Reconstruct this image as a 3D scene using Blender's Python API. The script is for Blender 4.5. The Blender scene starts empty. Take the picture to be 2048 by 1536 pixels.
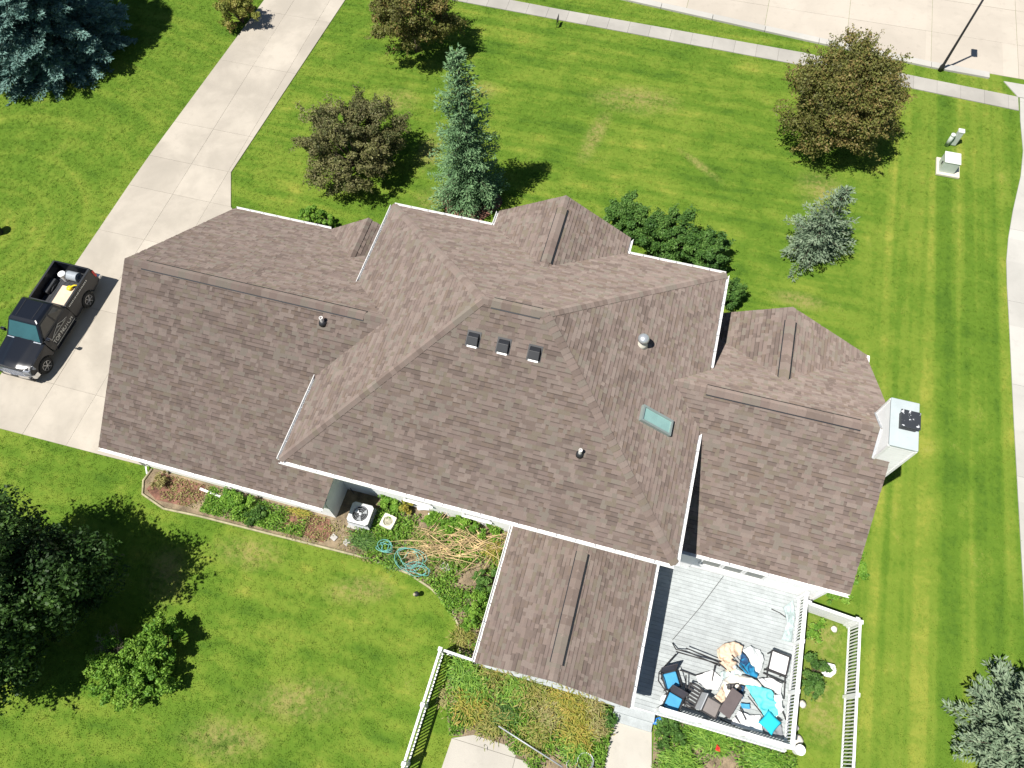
import bpy, bmesh, math, random
import numpy as np
from mathutils import Vector, Matrix
random.seed(7); RNG = np.random.default_rng(7)
SC = bpy.context.scene
COL = SC.collection

# ------------------------------------------------------------------ camera
CAM = np.array([10.347, -6.278, 28.223]); YAW, PITCH, ROLL, FPX = 0.3079, 0.4688, -0.0416, 1449.9
camd = bpy.data.cameras.new('camera'); camo = bpy.data.objects.new('camera', camd); COL.objects.link(camo)
CAMR = Matrix.Rotation(YAW, 3, 'Z') @ Matrix.Rotation(PITCH, 3, 'X') @ Matrix.Rotation(ROLL, 3, 'Z')
camo.matrix_world = Matrix.Translation(Vector(CAM)) @ CAMR.to_4x4()
camd.sensor_width = 36; camd.lens = FPX / 2048 * 36; camd.clip_end = 2000
SC.camera = camo

# ------------------------------------------------------------------ sky, sun, exposure
SUN_TO = Vector((-0.355, -0.345, 1.0)).normalized()
w = bpy.data.worlds.new('World'); SC.world = w; w.use_nodes = True
nt = w.node_tree; nt.nodes.clear()
sky = nt.nodes.new('ShaderNodeTexSky'); sky.sky_type = 'NISHITA'; sky.sun_disc = False
sky.sun_elevation = math.asin(SUN_TO.z); sky.sun_rotation = math.atan2(SUN_TO.x, SUN_TO.y)
sky.altitude = 300; sky.dust_density = 0.3; sky.air_density = 1.0
bg = nt.nodes.new('ShaderNodeBackground'); bg.inputs[1].default_value = 0.05
out = nt.nodes.new('ShaderNodeOutputWorld')
nt.links.new(sky.outputs[0], bg.inputs[0]); nt.links.new(bg.outputs[0], out.inputs[0])
sl = bpy.data.lights.new('sun', 'SUN'); sl.energy = 5.0; sl.angle = math.radians(0.5); sl.color = (1.0, 0.95, 0.88)
so = bpy.data.objects.new('sun', sl); COL.objects.link(so)
so.rotation_euler = SUN_TO.to_track_quat('Z', 'Y').to_euler()
vs = SC.view_settings
vs.view_transform = 'Standard'; vs.look = 'None'; vs.exposure = 0.58; vs.gamma = 1.0; vs.use_curve_mapping = False
SC.cycles.use_denoising = True
SC.cycles.max_bounces = 6; SC.cycles.diffuse_bounces = 3

# ------------------------------------------------------------------ helpers
_R = np.array([list(r) for r in CAMR])
def U(u, v, z=0.0):
    """ground/height-z point that the photo pixel (2048 wide) looks at"""
    d = _R @ np.array([(u-1024)/FPX, (768-v)/FPX, -1.0])
    p = CAM + d*((z-CAM[2])/d[2])
    return Vector((p[0], p[1], p[2]))
def PX(p):
    v = _R.T @ (np.array(p, float)-CAM)
    return 1024+FPX*v[0]/-v[2], 768-FPX*v[1]/-v[2]

def tag(o, label=None, cat=None, group=None, kind=None):
    if label: o['label'] = label
    if cat: o['category'] = cat
    if group: o['group'] = group
    if kind: o['kind'] = kind
    return o
def attach(o, parent):
    if parent is not None:
        o.parent = parent
        if parent.type == 'EMPTY': o.matrix_parent_inverse = Matrix.Translation(-parent.location)
    return o
def thing(name, loc, label, cat, group=None):
    o = bpy.data.objects.new(name, None); COL.objects.link(o); o.location = loc
    o.empty_display_size = .2
    return tag(o, label, cat, group)
def inst(me, name, loc, parent, rz=0.0, scale=None):
    o = bpy.data.objects.new(name, me); COL.objects.link(o)
    o.location = loc; o.rotation_euler = (0, 0, rz)
    if scale: o.scale = scale
    return attach(o, parent)

class MB:
    def __init__(s): s.v = []; s.f = []; s.t = []; s.uv = None; s.m = []
    def face(s, pts, tint=0.5, mi=0):
        n = len(s.v); s.v += [tuple(p) for p in pts]; s.f.append(tuple(range(n, n+len(pts)))); s.t.append(tint); s.m.append(mi); return s
    def raw(s, vs, fs, tint=0.5, mi=0):
        n = len(s.v); s.v += [tuple(p) for p in vs]
        for f in fs: s.f.append(tuple(n+i for i in f)); s.t.append(tint); s.m.append(mi)
        return s
    def box(s, c, size, rz=0.0, tint=0.5, mat=None, mi=0):
        hx, hy, hz = size[0]/2, size[1]/2, size[2]/2; ca, sa = math.cos(rz), math.sin(rz)
        vs = []
        for x, y, z in ((-1,-1,-1),(1,-1,-1),(1,1,-1),(-1,1,-1),(-1,-1,1),(1,-1,1),(1,1,1),(-1,1,1)):
            p = Vector((x*hx, y*hy, z*hz))
            if mat is not None: p = mat @ p
            vs.append((c[0]+p.x*ca-p.y*sa, c[1]+p.x*sa+p.y*ca, c[2]+p.z))
        return s.raw(vs, [(0,3,2,1),(4,5,6,7),(0,1,5,4),(1,2,6,5),(2,3,7,6),(3,0,4,7)], tint, mi)
    def bar(s, a, b, wd, ht=None, tint=0.5):
        """rectangular bar from a to b"""
        a, b = Vector(a), Vector(b); ht = ht or wd; d = (b-a); L = d.length
        q = d.to_track_quat('X', 'Z').to_matrix()
        c = (a+b)/2
        vs = []
        for x, y, z in ((-1,-1,-1),(1,-1,-1),(1,1,-1),(-1,1,-1),(-1,-1,1),(1,-1,1),(1,1,1),(-1,1,1)):
            vs.append(c + q @ Vector((x*L/2, y*wd/2, z*ht/2)))
        return s.raw(vs, [(0,3,2,1),(4,5,6,7),(0,1,5,4),(1,2,6,5),(2,3,7,6),(3,0,4,7)], tint)
    def prism(s, poly, z0, z1, tint=0.5):
        n = len(poly); vs = [(p[0], p[1], z0) for p in poly]+[(p[0], p[1], z1) for p in poly]
        area = sum(poly[i][0]*poly[(i+1) % n][1]-poly[(i+1) % n][0]*poly[i][1] for i in range(n))
        fs = [tuple(range(n, 2*n)), tuple(reversed(range(n)))] + [(i, (i+1) % n, n+(i+1) % n, n+i) for i in range(n)]
        if area < 0: fs = [tuple(reversed(f)) for f in fs]
        return s.raw(vs, fs, tint)
    def tube(s, path, r, seg=6, tint=0.5, caps=True):
        path = [Vector(p) for p in path]; n = len(path)
        rr = r if isinstance(r, (list, tuple)) else [r]*n
        rings = []
        for i, p in enumerate(path):
            d = (path[min(i+1, n-1)]-path[max(i-1, 0)])
            if d.length < 1e-6: d = Vector((0, 0, 1))
            d.normalize(); up = Vector((0, 0, 1)) if abs(d.z) < .9 else Vector((1, 0, 0))
            x = d.cross(up).normalized(); y = d.cross(x)
            rings.append([p + (x*math.cos(2*math.pi*k/seg)+y*math.sin(2*math.pi*k/seg))*rr[i] for k in range(seg)])
        vs = [q for ring in rings for q in ring]; fs = []
        for i in range(n-1):
            for k in range(seg):
                a, b = i*seg+k, i*seg+(k+1) % seg
                fs.append((a, a+seg, b+seg, b))
        if caps: fs.append(tuple(range(seg))); fs.append(tuple(reversed(range((n-1)*seg, n*seg))))
        return s.raw(vs, fs, tint)
    def lathe(s, prof, c, seg=16, tint=0.5, axis='Z'):
        """prof: list of (r, h)"""
        vs = []; fs = []
        for r, h in prof:
            for k in range(seg):
                a = 2*math.pi*k/seg; x, y = r*math.cos(a), r*math.sin(a)
                if axis == 'Z': vs.append((c[0]+x, c[1]+y, c[2]+h))
                elif axis == 'X': vs.append((c[0]+h, c[1]+x, c[2]+y))
                else: vs.append((c[0]+x, c[1]+h, c[2]+y))
        for i in range(len(prof)-1):
            for k in range(seg):
                a, b = i*seg+k, i*seg+(k+1) % seg
                fs.append((a, b, b+seg, a+seg))
        fs.append(tuple(reversed(range(seg)))); fs.append(tuple(range((len(prof)-1)*seg, len(prof)*seg)))
        return s.raw(vs, fs, tint)
    def mesh(s, name, mat=None):
        me = bpy.data.meshes.new(name); me.from_pydata(s.v, [], s.f)
        at = me.attributes.new('tint', 'FLOAT', 'FACE'); at.data.foreach_set('value', np.array(s.t, dtype=np.float32))
        if mat is not None:
            for m_ in (mat if isinstance(mat, (list, tuple)) else [mat]): me.materials.append(m_)
        if any(s.m): me.polygons.foreach_set('material_index', np.array(s.m, dtype=np.int32))
        if s.uv:
            ul = me.uv_layers.new(name='uv'); ul.data.foreach_set('uv', np.array(s.uv, dtype=np.float32).ravel())
        me.update(); return me
    def build(s, name, mat, parent=None, smooth=False, bevel=0.0, weld=False):
        me = s.mesh(name, mat)
        if weld or bevel:
            b = bmesh.new(); b.from_mesh(me); bmesh.ops.remove_doubles(b, verts=b.verts, dist=1e-4)
            bmesh.ops.recalc_face_normals(b, faces=b.faces); b.to_mesh(me); b.free()
        if smooth: me.polygons.foreach_set('use_smooth', [True]*len(me.polygons))
        o = bpy.data.objects.new(name, me); COL.objects.link(o)
        if bevel:
            m = o.modifiers.new('bevel', 'BEVEL'); m.width = bevel; m.segments = 2; m.limit_method = 'ANGLE'; m.angle_limit = math.radians(35)
        return attach(o, parent)

# ------------------------------------------------------------------ materials
MATS = {}
def nmat(name):
    m = bpy.data.materials.new(name); m.use_nodes = True; t = m.node_tree
    return m, t, t.nodes['Principled BSDF']
def N(t, typ, **kw):
    n = t.nodes.new(typ)
    for k, v in kw.items(): setattr(n, k, v)
    return n
def setv(n, **kw):
    for k, v in kw.items():
        n.inputs[k.replace('_', ' ')].default_value = v
    return n
def pos(t):
    return N(t, 'ShaderNodeNewGeometry').outputs['Position']
def noise(t, vec, scale, detail=3, rough=.55, dist=0.0):
    n = N(t, 'ShaderNodeTexNoise'); setv(n, Scale=scale, Detail=detail, Roughness=rough, Distortion=dist)
    t.links.new(vec, n.inputs['Vector']); return n.outputs['Fac']
def mrange(t, val, a, b, c=0.0, d=1.0, smooth=True):
    n = N(t, 'ShaderNodeMapRange'); n.interpolation_type = 'SMOOTHSTEP' if smooth else 'LINEAR'
    n.inputs[1].default_value = a; n.inputs[2].default_value = b; n.inputs[3].default_value = c; n.inputs[4].default_value = d
    t.links.new(val, n.inputs[0]); return n.outputs[0]
def math_(t, op, a, b=None):
    n = N(t, 'ShaderNodeMath', operation=op)
    for i, x in enumerate((a, b)):
        if x is None: continue
        if isinstance(x, (int, float)): n.inputs[i].default_value = x
        else: t.links.new(x, n.inputs[i])
    return n.outputs[0]
def mix(t, fac, a, b, mode='MIX'):
    n = N(t, 'ShaderNodeMix', data_type='RGBA', blend_type=mode)
    for i, x in ((0, fac), (6, a), (7, b)):
        if isinstance(x, (int, float)): n.inputs[i].default_value = x
        elif isinstance(x, tuple): n.inputs[i].default_value = (*x[:3], 1)
        else: t.links.new(x, n.inputs[i])
    return n.outputs[2]
def bumpn(t, bsdf, h, strength=.4, dist=.02):
    b = N(t, 'ShaderNodeBump'); b.inputs['Strength'].default_value = strength; b.inputs['Distance'].default_value = dist
    t.links.new(h, b.inputs['Height']); t.links.new(b.outputs[0], bsdf.inputs['Normal'])
def mat(name, col, rough=.7, var=.12, scale=2.0, fine=30.0, bump=0.0, metallic=0.0, spec=.4, tint=0.0, coat=0.0):
    if name in MATS: return MATS[name]
    m, t, b = nmat(name); P = pos(t)
    n1 = noise(t, P, scale, 4, .6); n2 = noise(t, P, fine, 2)
    s = math_(t, 'ADD', math_(t, 'MULTIPLY', n1, .65), math_(t, 'MULTIPLY', n2, .35))
    lo = tuple(max(0, c*(1-var*1.6)) for c in col); hi = tuple(min(1, c*(1+var*1.6)) for c in col)
    c = mix(t, mrange(t, s, .3, .7), lo, hi)
    if tint:
        a = N(t, 'ShaderNodeAttribute', attribute_name='tint')
        k = mrange(t, a.outputs['Fac'], 0, 1, 1-tint, 1+tint, False)
        g = N(t, 'ShaderNodeCombineColor')
        for i in range(3): t.links.new(k, g.inputs[i])
        c = mix(t, 1.0, c, g.outputs[0], 'MULTIPLY')
    t.links.new(c, b.inputs['Base Color'])
    b.inputs['Roughness'].default_value = rough; b.inputs['Metallic'].default_value = metallic
    b.inputs['Specular IOR Level'].default_value = spec; b.inputs['Coat Weight'].default_value = coat
    if bump: bumpn(t, b, n2, bump, .01)
    MATS[name] = m; return m

# lawn colour, shared by the soil sheet and the grass blades: everything is a function of the place
PATCHES = [(U(1190, 270), .55, 2.2, -.15), (U(945, 180), 1.5, .9, .2), (U(790, 200), 1.4, 1.0, .1), (U(860, 300), .8, 1.6, 0), (U(1400, 330), 1.6, .3, -.6),
           (U(1640, 380), 1.2, 1.5, .2), (U(880, 400), 1.5, .9, .1), (U(500, 1105), 1.6, .7, .1), (U(330, 1150), .9, 1.3, .3),
           (U(600, 1400), 2.2, .8, .3), (U(450, 1480), 1.8, .8, .2), (U(1650, 1390), 1.0, 1.9, 0), (U(1650, 1270), .8, 1.0, 0), (U(720, 1180), 1.5, .6, .3),
           (U(1600, 600), 1.3, .5, 0), (U(1270, 200), 2.6, 1.2, .1)]
def lawn_color(t):
    P = pos(t)
    big = noise(t, P, .16, 3, .6); mid = noise(t, P, .7, 4, .65, .4); fine = noise(t, P, 5.0, 4, .7); spk = noise(t, P, 22.0, 2, .6)
    def stretched(sx, sy, rz, sc, det=2):
        mp = N(t, 'ShaderNodeMapping'); mp.inputs['Rotation'].default_value = (0, 0, rz); mp.inputs['Scale'].default_value = (sx, sy, 1)
        t.links.new(P, mp.inputs['Vector']); return noise(t, mp.outputs[0], sc, det, .55)
    sep = N(t, 'ShaderNodeSeparateXYZ'); t.links.new(P, sep.inputs[0])
    right = mrange(t, sep.outputs[0], 19.5, 21.5)
    st_r = mrange(t, stretched(1.15, .018, 0.02, 1.0, 2), .34, .66, .33, .72); st_m = stretched(.22, 1.6, .12, 1.0, 3); st_b = stretched(.5, 1.5, .9, .9, 3)
    low = mrange(t, sep.outputs[1], 2, -2)
    strk = mix(t, low, st_m, st_b)
    # curved mowing marks at the far left
    dv = N(t, 'ShaderNodeVectorMath', operation='DISTANCE'); dv.inputs[1].default_value = (*U(-40, 460)[:2], 0); t.links.new(P, dv.inputs[0])
    cx = N(t, 'ShaderNodeCombineXYZ'); t.links.new(math_(t, 'MULTIPLY', dv.outputs['Value'], 1.1), cx.inputs[0]); ring = noise(t, cx.outputs[0], 1.0, 2)
    strk = mix(t, mrange(t, sep.outputs[0], -15.5, -17.5, 0, .8), strk, ring)
    strk = mix(t, right, strk, st_r)
    s = math_(t, 'ADD', math_(t, 'MULTIPLY', mid, .30), math_(t, 'ADD', math_(t, 'MULTIPLY', strk, .46), math_(t, 'MULTIPLY', big, .30)))
    s = math_(t, 'ADD', s, math_(t, 'MULTIPLY', math_(t, 'SUBTRACT', fine, .5), .15))
    rmp = N(t, 'ShaderNodeValToRGB'); cr = rmp.color_ramp; cr.interpolation = 'EASE'
    cr.elements[0].position = .40; cr.elements[0].color = (.060, .134, .012, 1)
    cr.elements[1].position = .70; cr.elements[1].color = (.255, .285, .044, 1)
    e = cr.elements.new(.49); e.color = (.095, .180, .016, 1)
    e = cr.elements.new(.58); e.color = (.146, .222, .025, 1)
    t.links.new(s, rmp.inputs[0]); c = rmp.outputs[0]
    # worn, straw-coloured patches
    pf = None
    for ctr, rx, ry, rz in PATCHES:
        mp = N(t, 'ShaderNodeMapping', vector_type='TEXTURE'); mp.inputs['Location'].default_value = (ctr.x, ctr.y, 0)
        mp.inputs['Rotation'].default_value = (0, 0, rz); mp.inputs['Scale'].default_value = (rx, ry, 1)
        t.links.new(P, mp.inputs['Vector'])
        fl = N(t, 'ShaderNodeVectorMath', operation='MULTIPLY'); fl.inputs[1].default_value = (1, 1, 0); t.links.new(mp.outputs[0], fl.inputs[0])
        ln = N(t, 'ShaderNodeVectorMath', operation='LENGTH'); t.links.new(fl.outputs[0], ln.inputs[0])
        f = mrange(t, ln.outputs['Value'], 1.25, .2)
        pf = f if pf is None else math_(t, 'MAXIMUM', pf, f)
    nm = mrange(t, math_(t, 'ADD', math_(t, 'MULTIPLY', fine, .6), math_(t, 'MULTIPLY', mid, .4)), .42, .62)
    pf = math_(t, 'MULTIPLY', pf, math_(t, 'ADD', math_(t, 'MULTIPLY', nm, .65), .12))
    c = mix(t, pf, c, (.30, .255, .095))
    dry = mrange(t, math_(t, 'ADD', math_(t, 'MULTIPLY', spk, .5), math_(t, 'MULTIPLY', mid, .5)), .60, .68, 0, .5)
    c = mix(t, dry, c, (.27, .27, .075))
    return c, spk
def lawn_mats():
    m, t, b = nmat('lawn_soil'); c, spk = lawn_color(t)
    c = mix(t, .15, c, (.09, .11, .03)); t.links.new(c, b.inputs['Base Color']); b.inputs['Roughness'].default_value = 1; b.inputs['Specular IOR Level'].default_value = .1
    bumpn(t, b, spk, .6, .03)
    g, t, b = nmat('grass_blade'); c, spk = lawn_color(t)
    a = N(t, 'ShaderNodeObjectInfo'); k = mrange(t, a.outputs['Random'], 0, 1, .9, 1.16, False)
    cc = N(t, 'ShaderNodeCombineColor'); [t.links.new(k, cc.inputs[i]) for i in range(3)]
    c = mix(t, 1.0, c, cc.outputs[0], 'MULTIPLY')
    t.links.new(c, b.inputs['Base Color']); b.inputs['Roughness'].default_value = .75; b.inputs['Specular IOR Level'].default_value = .15
    return m, g
LAWN, BLADE = lawn_mats()

def concrete(name, col, stain=.25):
    m, t, b = nmat(name); P = pos(t)
    n1 = noise(t, P, .35, 4, .6, .3); n2 = noise(t, P, 2.2, 5, .65); n3 = noise(t, P, 40, 2)
    c = mix(t, mrange(t, n1, .35, .68), tuple(x*(1-stain) for x in col), col)
    c = mix(t, mrange(t, n2, .52, .72, 0, .35), c, tuple(x*.72 for x in col))
    c = mix(t, mrange(t, n3, .3, .7, 0, .18), c, tuple(x*.7 for x in col))
    a = N(t, 'ShaderNodeAttribute', attribute_name='tint'); k = mrange(t, a.outputs['Fac'], 0, 1, .9, 1.1, False)
    g = N(t, 'ShaderNodeCombineColor'); [t.links.new(k, g.inputs[i]) for i in range(3)]
    c = mix(t, 1.0, c, g.outputs[0], 'MULTIPLY')
    t.links.new(c, b.inputs['Base Color']); b.inputs['Roughness'].default_value = .9; b.inputs['Specular IOR Level'].default_value = .2
    bumpn(t, b, n3, .25, .006); return m
CONC = concrete('driveway_concrete', (.455, .415, .352), .22)
CONC2 = concrete('sidewalk_concrete', (.39, .375, .34), .2)
CONC3 = concrete('street_concrete', (.47, .425, .36), .10)
CURBM = concrete('curb_concrete', (.455, .445, .41), .12)
JOINT = mat('joint_soil', (.16, .14, .115), .95, .2)

def shingle_mat():
    m, t, b = nmat('asphalt_shingle'); P = pos(t)
    a = N(t, 'ShaderNodeAttribute', attribute_name='tint'); uv = N(t, 'ShaderNodeUVMap'); sp = N(t, 'ShaderNodeSeparateXYZ'); t.links.new(uv.outputs[0], sp.inputs[0])
    rmp = N(t, 'ShaderNodeValToRGB'); cr = rmp.color_ramp; cr.interpolation = 'CONSTANT'
    cols = [(0.152, 0.118, 0.1), (0.184, 0.141, 0.112), (0.215, 0.169, 0.145), (0.204, 0.157, 0.137), (0.226, 0.184, 0.158), (0.191, 0.163, 0.123), (0.209, 0.184, 0.152), (0.237, 0.186, 0.16), (0.176, 0.137, 0.116), (0.252, 0.206, 0.178)]
    cr.elements[0].position = 0; cr.elements[0].color = (*cols[0], 1); cr.elements[1].position = .9; cr.elements[1].color = (*cols[9], 1)
    for i in range(1, 9): e = cr.elements.new(i*.1); e.color = (*cols[i], 1)
    t.links.new(a.outputs['Fac'], rmp.inputs[0]); c = rmp.outputs[0]
    big = noise(t, P, .5, 3); gr = noise(t, P, 60, 2, .7); md = noise(t, P, 7, 3)
    c = mix(t, mrange(t, md, .35, .65, 0, .22), c, (.21, .172, .162))
    c = mix(t, mrange(t, big, .3, .7, 0, .14), c, (.13, .105, .098))
    c = mix(t, mrange(t, gr, .35, .7, 0, .26), c, (.09, .075, .07))
    # printed shadow line at the head of the darker tabs
    band = math_(t, 'MULTIPLY', mrange(t, sp.outputs[1], .70, .86), mrange(t, a.outputs['Fac'], .62, .30))
    c = mix(t, math_(t, 'MULTIPLY', band, .55), c, (.05, .042, .038))
    t.links.new(c, b.inputs['Base Color']); b.inputs['Roughness'].default_value = .95; b.inputs['Specular IOR Level'].default_value = .15
    b.inputs['Diffuse Roughness'].default_value = 1.0
    bumpn(t, b, gr, .5, .006); return m
SHING = shingle_mat()
UNDER = mat('roof_felt', (.055, .048, .045), .95)
WHITE = mat('white_trim', (.80, .80, .79), .5, .03)
SIDING = mat('white_siding', (.78, .79, .78), .6, .04)
VINYL = mat('white_vinyl', (.80, .81, .80), .45, .03)
BLACKP = mat('black_plastic', (.022, .024, .028), .5, .1)
BLACKM = mat('black_metal', (.03, .03, .034), .4, .1, metallic=.3)
GLASS = mat('dark_glass', (.035, .05, .055), .05, .05, spec=.9)
DECKM = mat('deck_paint', (.35, .38, .385), .7, .08, 3, 25, .1, tint=.10)
MULCH = mat('mulch', (.17, .085, .06), .95, .4, 3, 45, .8)
SOIL = mat('bed_soil', (.20, .155, .10), .95, .35, 2, 30, .8)
EDGING = mat('bed_edging', (.33, .30, .19), .9, .2, 4)
GREYM = mat('grey_metal', (.42, .44, .46), .5, .08, metallic=.2)
UTIL = mat('utility_green_grey', (.46, .52, .47), .5, .06)

# ------------------------------------------------------------------ ground and pavements
def interp(poly, x):
    for (x0, y0), (x1, y1) in zip(poly, poly[1:]):
        if x0 <= x <= x1: return y0+(y1-y0)*(x-x0)/(x1-x0)
    return poly[0][1] if x < poly[0][0] else poly[-1][1]
g = MB(); g.face([(-320, -320, -.02), (340, -320, -.02), (340, 340, -.02), (-320, 340, -.02)])
tag(g.build('ground', LAWN), kind='structure')

EXCL = []          # plan polygons with no lawn grass
def clip_half(poly, nx, ny, d):
    """keep nx*x+ny*y<=d"""
    o = []
    for i, p in enumerate(poly):
        q = poly[(i+1) % len(poly)]
        a = nx*p[0]+ny*p[1]-d; b = nx*q[0]+ny*q[1]-d
        if a <= 0: o.append(p)
        if a*b < 0:
            k = a/(a-b); o.append((p[0]+(q[0]-p[0])*k, p[1]+(q[1]-p[1])*k))
    return o
def slab_grid(name, regions, xs, ys, top, material, base_mat, gap=.011, thick=.05, kindname='slab', tintr=.28):
    """regions: convex plan polygons cut by joint lines xs, ys into slabs"""
    b = MB()
    for R in regions: b.face([(p[0], p[1], top-.022) for p in R])
    root = tag(b.build(name, base_mat), kind='structure')
    for R in regions:
        EXCL.append(R)
        lx = [-1e3]+list(xs)+[1e3]; ly = [-1e3]+list(ys)+[1e3]
        for i in range(len(lx)-1):
            for j in range(len(ly)-1):
                p = clip_half(R, 1, 0, lx[i+1]-gap/2); p = clip_half(p, -1, 0, -lx[i]-gap/2) if p else p
                p = clip_half(p, 0, 1, ly[j+1]-gap/2) if p else p; p = clip_half(p, 0, -1, -ly[j]-gap/2) if p else p
                if len(p) < 3: continue
                ar = abs(sum(p[k][0]*p[(k+1) % len(p)][1]-p[(k+1) % len(p)][0]*p[k][1] for k in range(len(p))))/2
                if ar < .02: continue
                MB().prism(p, top-thick, top+random.uniform(-.003, .003), .5+random.uniform(-tintr, tintr)).build(kindname, material, root)
    return root
slab_grid('driveway', [[(-16.05, 13.3), (-16.15, -.42), (-9.9, -.34), (-7.9, -.30), (-7.9, 11.2), (-10.3, 13.3)],
                       [(-16.0, 15.4), (-16.05, 13.3), (-10.3, 13.3), (-11.3, 15.4)],
                       [(-15.2, 30.9), (-16.0, 15.4), (-11.3, 15.4), (-10.5, 30.9)]],
          [-13.55, -11.45], [-4.5, 2.1, 6.1, 10.32, 13.3, 15.4, 17.95, 23.0, 27.5], .02, CONC, JOINT)
# pavement along the street
SWN = [(-40, 33.2), (-15.2, 31.85), (-4.3, 31.2), (16.2, 30.6), (27.7, 29.9), (34, 29.6)]      # house-side edge
SWF = [(-40, 34.3), (-15.2, 33.0), (-2.1, 32.0), (16.1, 31.65), (22.8, 31.2), (27.6, 30.95), (34, 30.75)]
CUN = [(-40, 37.6), (-8, 35.0), (5.4, 33.65), (16, 32.68), (22.8, 32.12), (26.9, 32.0), (34, 31.9)]  # curb, lawn side
regs = []
xs = [-40, -28, -15.2, -10.5, -4.3, 2, 9, 16.2, 22.8, 27.6]
for a, b in zip(xs, xs[1:]): regs.append([(a, interp(SWN, a)), (b, interp(SWN, b)), (b, interp(SWF, b)), (a, interp(SWF, a))])
slab_grid('sidewalk', regs, [-40+1.22*i for i in range(57)], [], .025, CONC2, JOINT)
# street: near edge is the curb line
st = MB()
lane = []
xs = [-60, -40, -24, -8, 5.4, 16, 22.8, 26.9, 34, 70]
regs = [[(a, interp(CUN, a)+.45), (b, interp(CUN, b)+.45), (b, 58), (a, 58)] for a, b in zip(xs, xs[1:])]
slab_grid('street', regs, [-59.7+4.6*i for i in range(30)], [35.2, 38.2, 41.4, 45, 49, 53], .0, CONC3, JOINT, gap=.016, tintr=.18)
cb = tag(bpy.data.objects.new('curb', None), kind='structure'); COL.objects.link(cb)
xx = [-60]+[-44+3.05*i for i in range(24)]
for a, b in zip(xx, xx[1:]):
    if b > 26.9 or (-16.5 < (a+b)/2 < -9.5): h = .03
    else: h = .10
    q = [(a+.01, interp(CUN, a)), (b-.01, interp(CUN, b)), (b-.01, interp(CUN, b)+.44), (a+.01, interp(CUN, a)+.44)]
    MB().prism(q, -.05, h, .5+random.uniform(-.3, .3)).build('curb_stone', CURBM, cb, bevel=.02)
    EXCL.append(q)
# neighbouring drive on the right with its curved edge, and the apron where it meets the street
ED = [(27.69, 30.9), (27.66, 29.2), (27.72, 27.0), (27.55, 25.2), (27.11, 22.8), (26.85, 21.0), (26.73, 19.6), (26.72, 18), (26.76, 15.95), (26.82, 10.7), (26.88, 7.5), (26.95, 3.9), (27.0, -14)]
regs = [[ED[i+1], (34, ED[i+1][1]), (34, ED[i][1]), ED[i]] for i in range(len(ED)-1)]
regs.append([(27.6, 30.95), (34, 30.75), (34, 31.95), (26.9, 32.0)])
slab_grid('side_drive', regs, [30.4], [-10, -5, 0, 4.2, 8.6, 12.9, 17.3, 21.6, 26.0, 30.6], .02, CURBM, JOINT, tintr=.3)
# back patio and path to the deck steps
PATIO = [(7.35, -12.5), (7.7, -6.6), (8.4, -6.3), (9.6, -6.3), (11.2, -7.0), (12.3, -7.8), (13.0, -8.2), (13.0, -12.5)]
WALK = [(13.05, -12.5), (13.02, -4.4), (14.35, -4.35), (14.6, -5.7), (14.75, -12.5)]
slab_grid('patio', [PATIO, WALK], [10.0, 13.03], [-9.0, -6.6], .03, concrete('patio_concrete', (.46, .435, .385), .14), JOINT)

# planting beds
def sheet(name, poly, z, m, kind='structure'):
    b = MB(); b.face([(p[0], p[1], z) for p in poly]); EXCL.append(poly); return tag(b.build(name, m), kind=kind)
BED = [(-7.35, -.3), (-7.45, -.9), (-7.2, -1.4), (-6.1, -1.72), (-4.55, -1.62), (-1.94, -1.55), (.61, -1.48), (2.69, -1.42), (4.39, -1.56), (5.41, -1.88), (6.38, -2.4), (6.9, -3.0), (7.2, -4.0), (8.6, -4.0), (8.6, 1.1), (.8, 1.1), (.8, -.26)]
sheet('planting_bed', BED, .005, SOIL)
PBED = [(7.0, -4.2), (7.05, -5.4), (7.6, -6.55), (8.4, -6.35), (9.6, -6.35), (11.2, -7.05), (12.3, -7.85), (13.0, -8.2), (13.0, -4.2)]
sheet('porch_bed', PBED, .012, SOIL)
DBED = [(14.4, -4.0), (14.62, -5.7), (14.75, -8.5), (19.4, -8.5), (19.3, -4.0)]
sheet('deck_bed', DBED, .009, SOIL)
for poly, nm in (([(-7.2, -1.2), (-6.9, -.4), (-4.9, -.4), (-4.7, -1.0), (-5.4, -1.45), (-6.6, -1.5)], 'mulch_patch'), ([(-1.5, -1.2), (-1.3, -.4), (.6, -.4), (.9, -.9), (.7, -1.35)], 'mulch_patch')):
    b = MB(); b.face([(p[0], p[1], .014) for p in poly]); tag(b.build(nm, MULCH), kind='structure')
sp0 = Vector((1.22, 16.9, 0))
poly = [(sp0.x+1.55*math.cos(a)*(1+.12*math.sin(3*a)), sp0.y+1.25*math.sin(a)-.25) for a in np.linspace(0, 2*math.pi, 24)[:-1]]
sheet('mulch_ring', poly, .012, MULCH)
sheet('gravel_strip', [(-5.4, 11.3), (-5.4, 12.6), (-4, 12.9), (-1.2, 12.3), (-1.0, 11.3)], .006, mat('pale_gravel', (.52, .49, .40), .95, .25, 6, 40, .8))
ed = MB()
ep = [(-7.38, -.35), (-7.48, -.9), (-7.23, -1.43), (-6.1, -1.76), (-4.55, -1.66), (-1.94, -1.59), (.61, -1.52), (2.69, -1.46), (4.39, -1.60), (5.41, -1.92), (6.38, -2.44), (6.9, -3.05), (7.15, -3.9)]
ed.tube([(x, y, .035) for x, y in ep], .05, 6, .5)
tag(ed.build('bed_edging', EDGING, smooth=True), 'low tan edging strip curving between the back lawn and the planting bed', 'edging')

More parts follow.
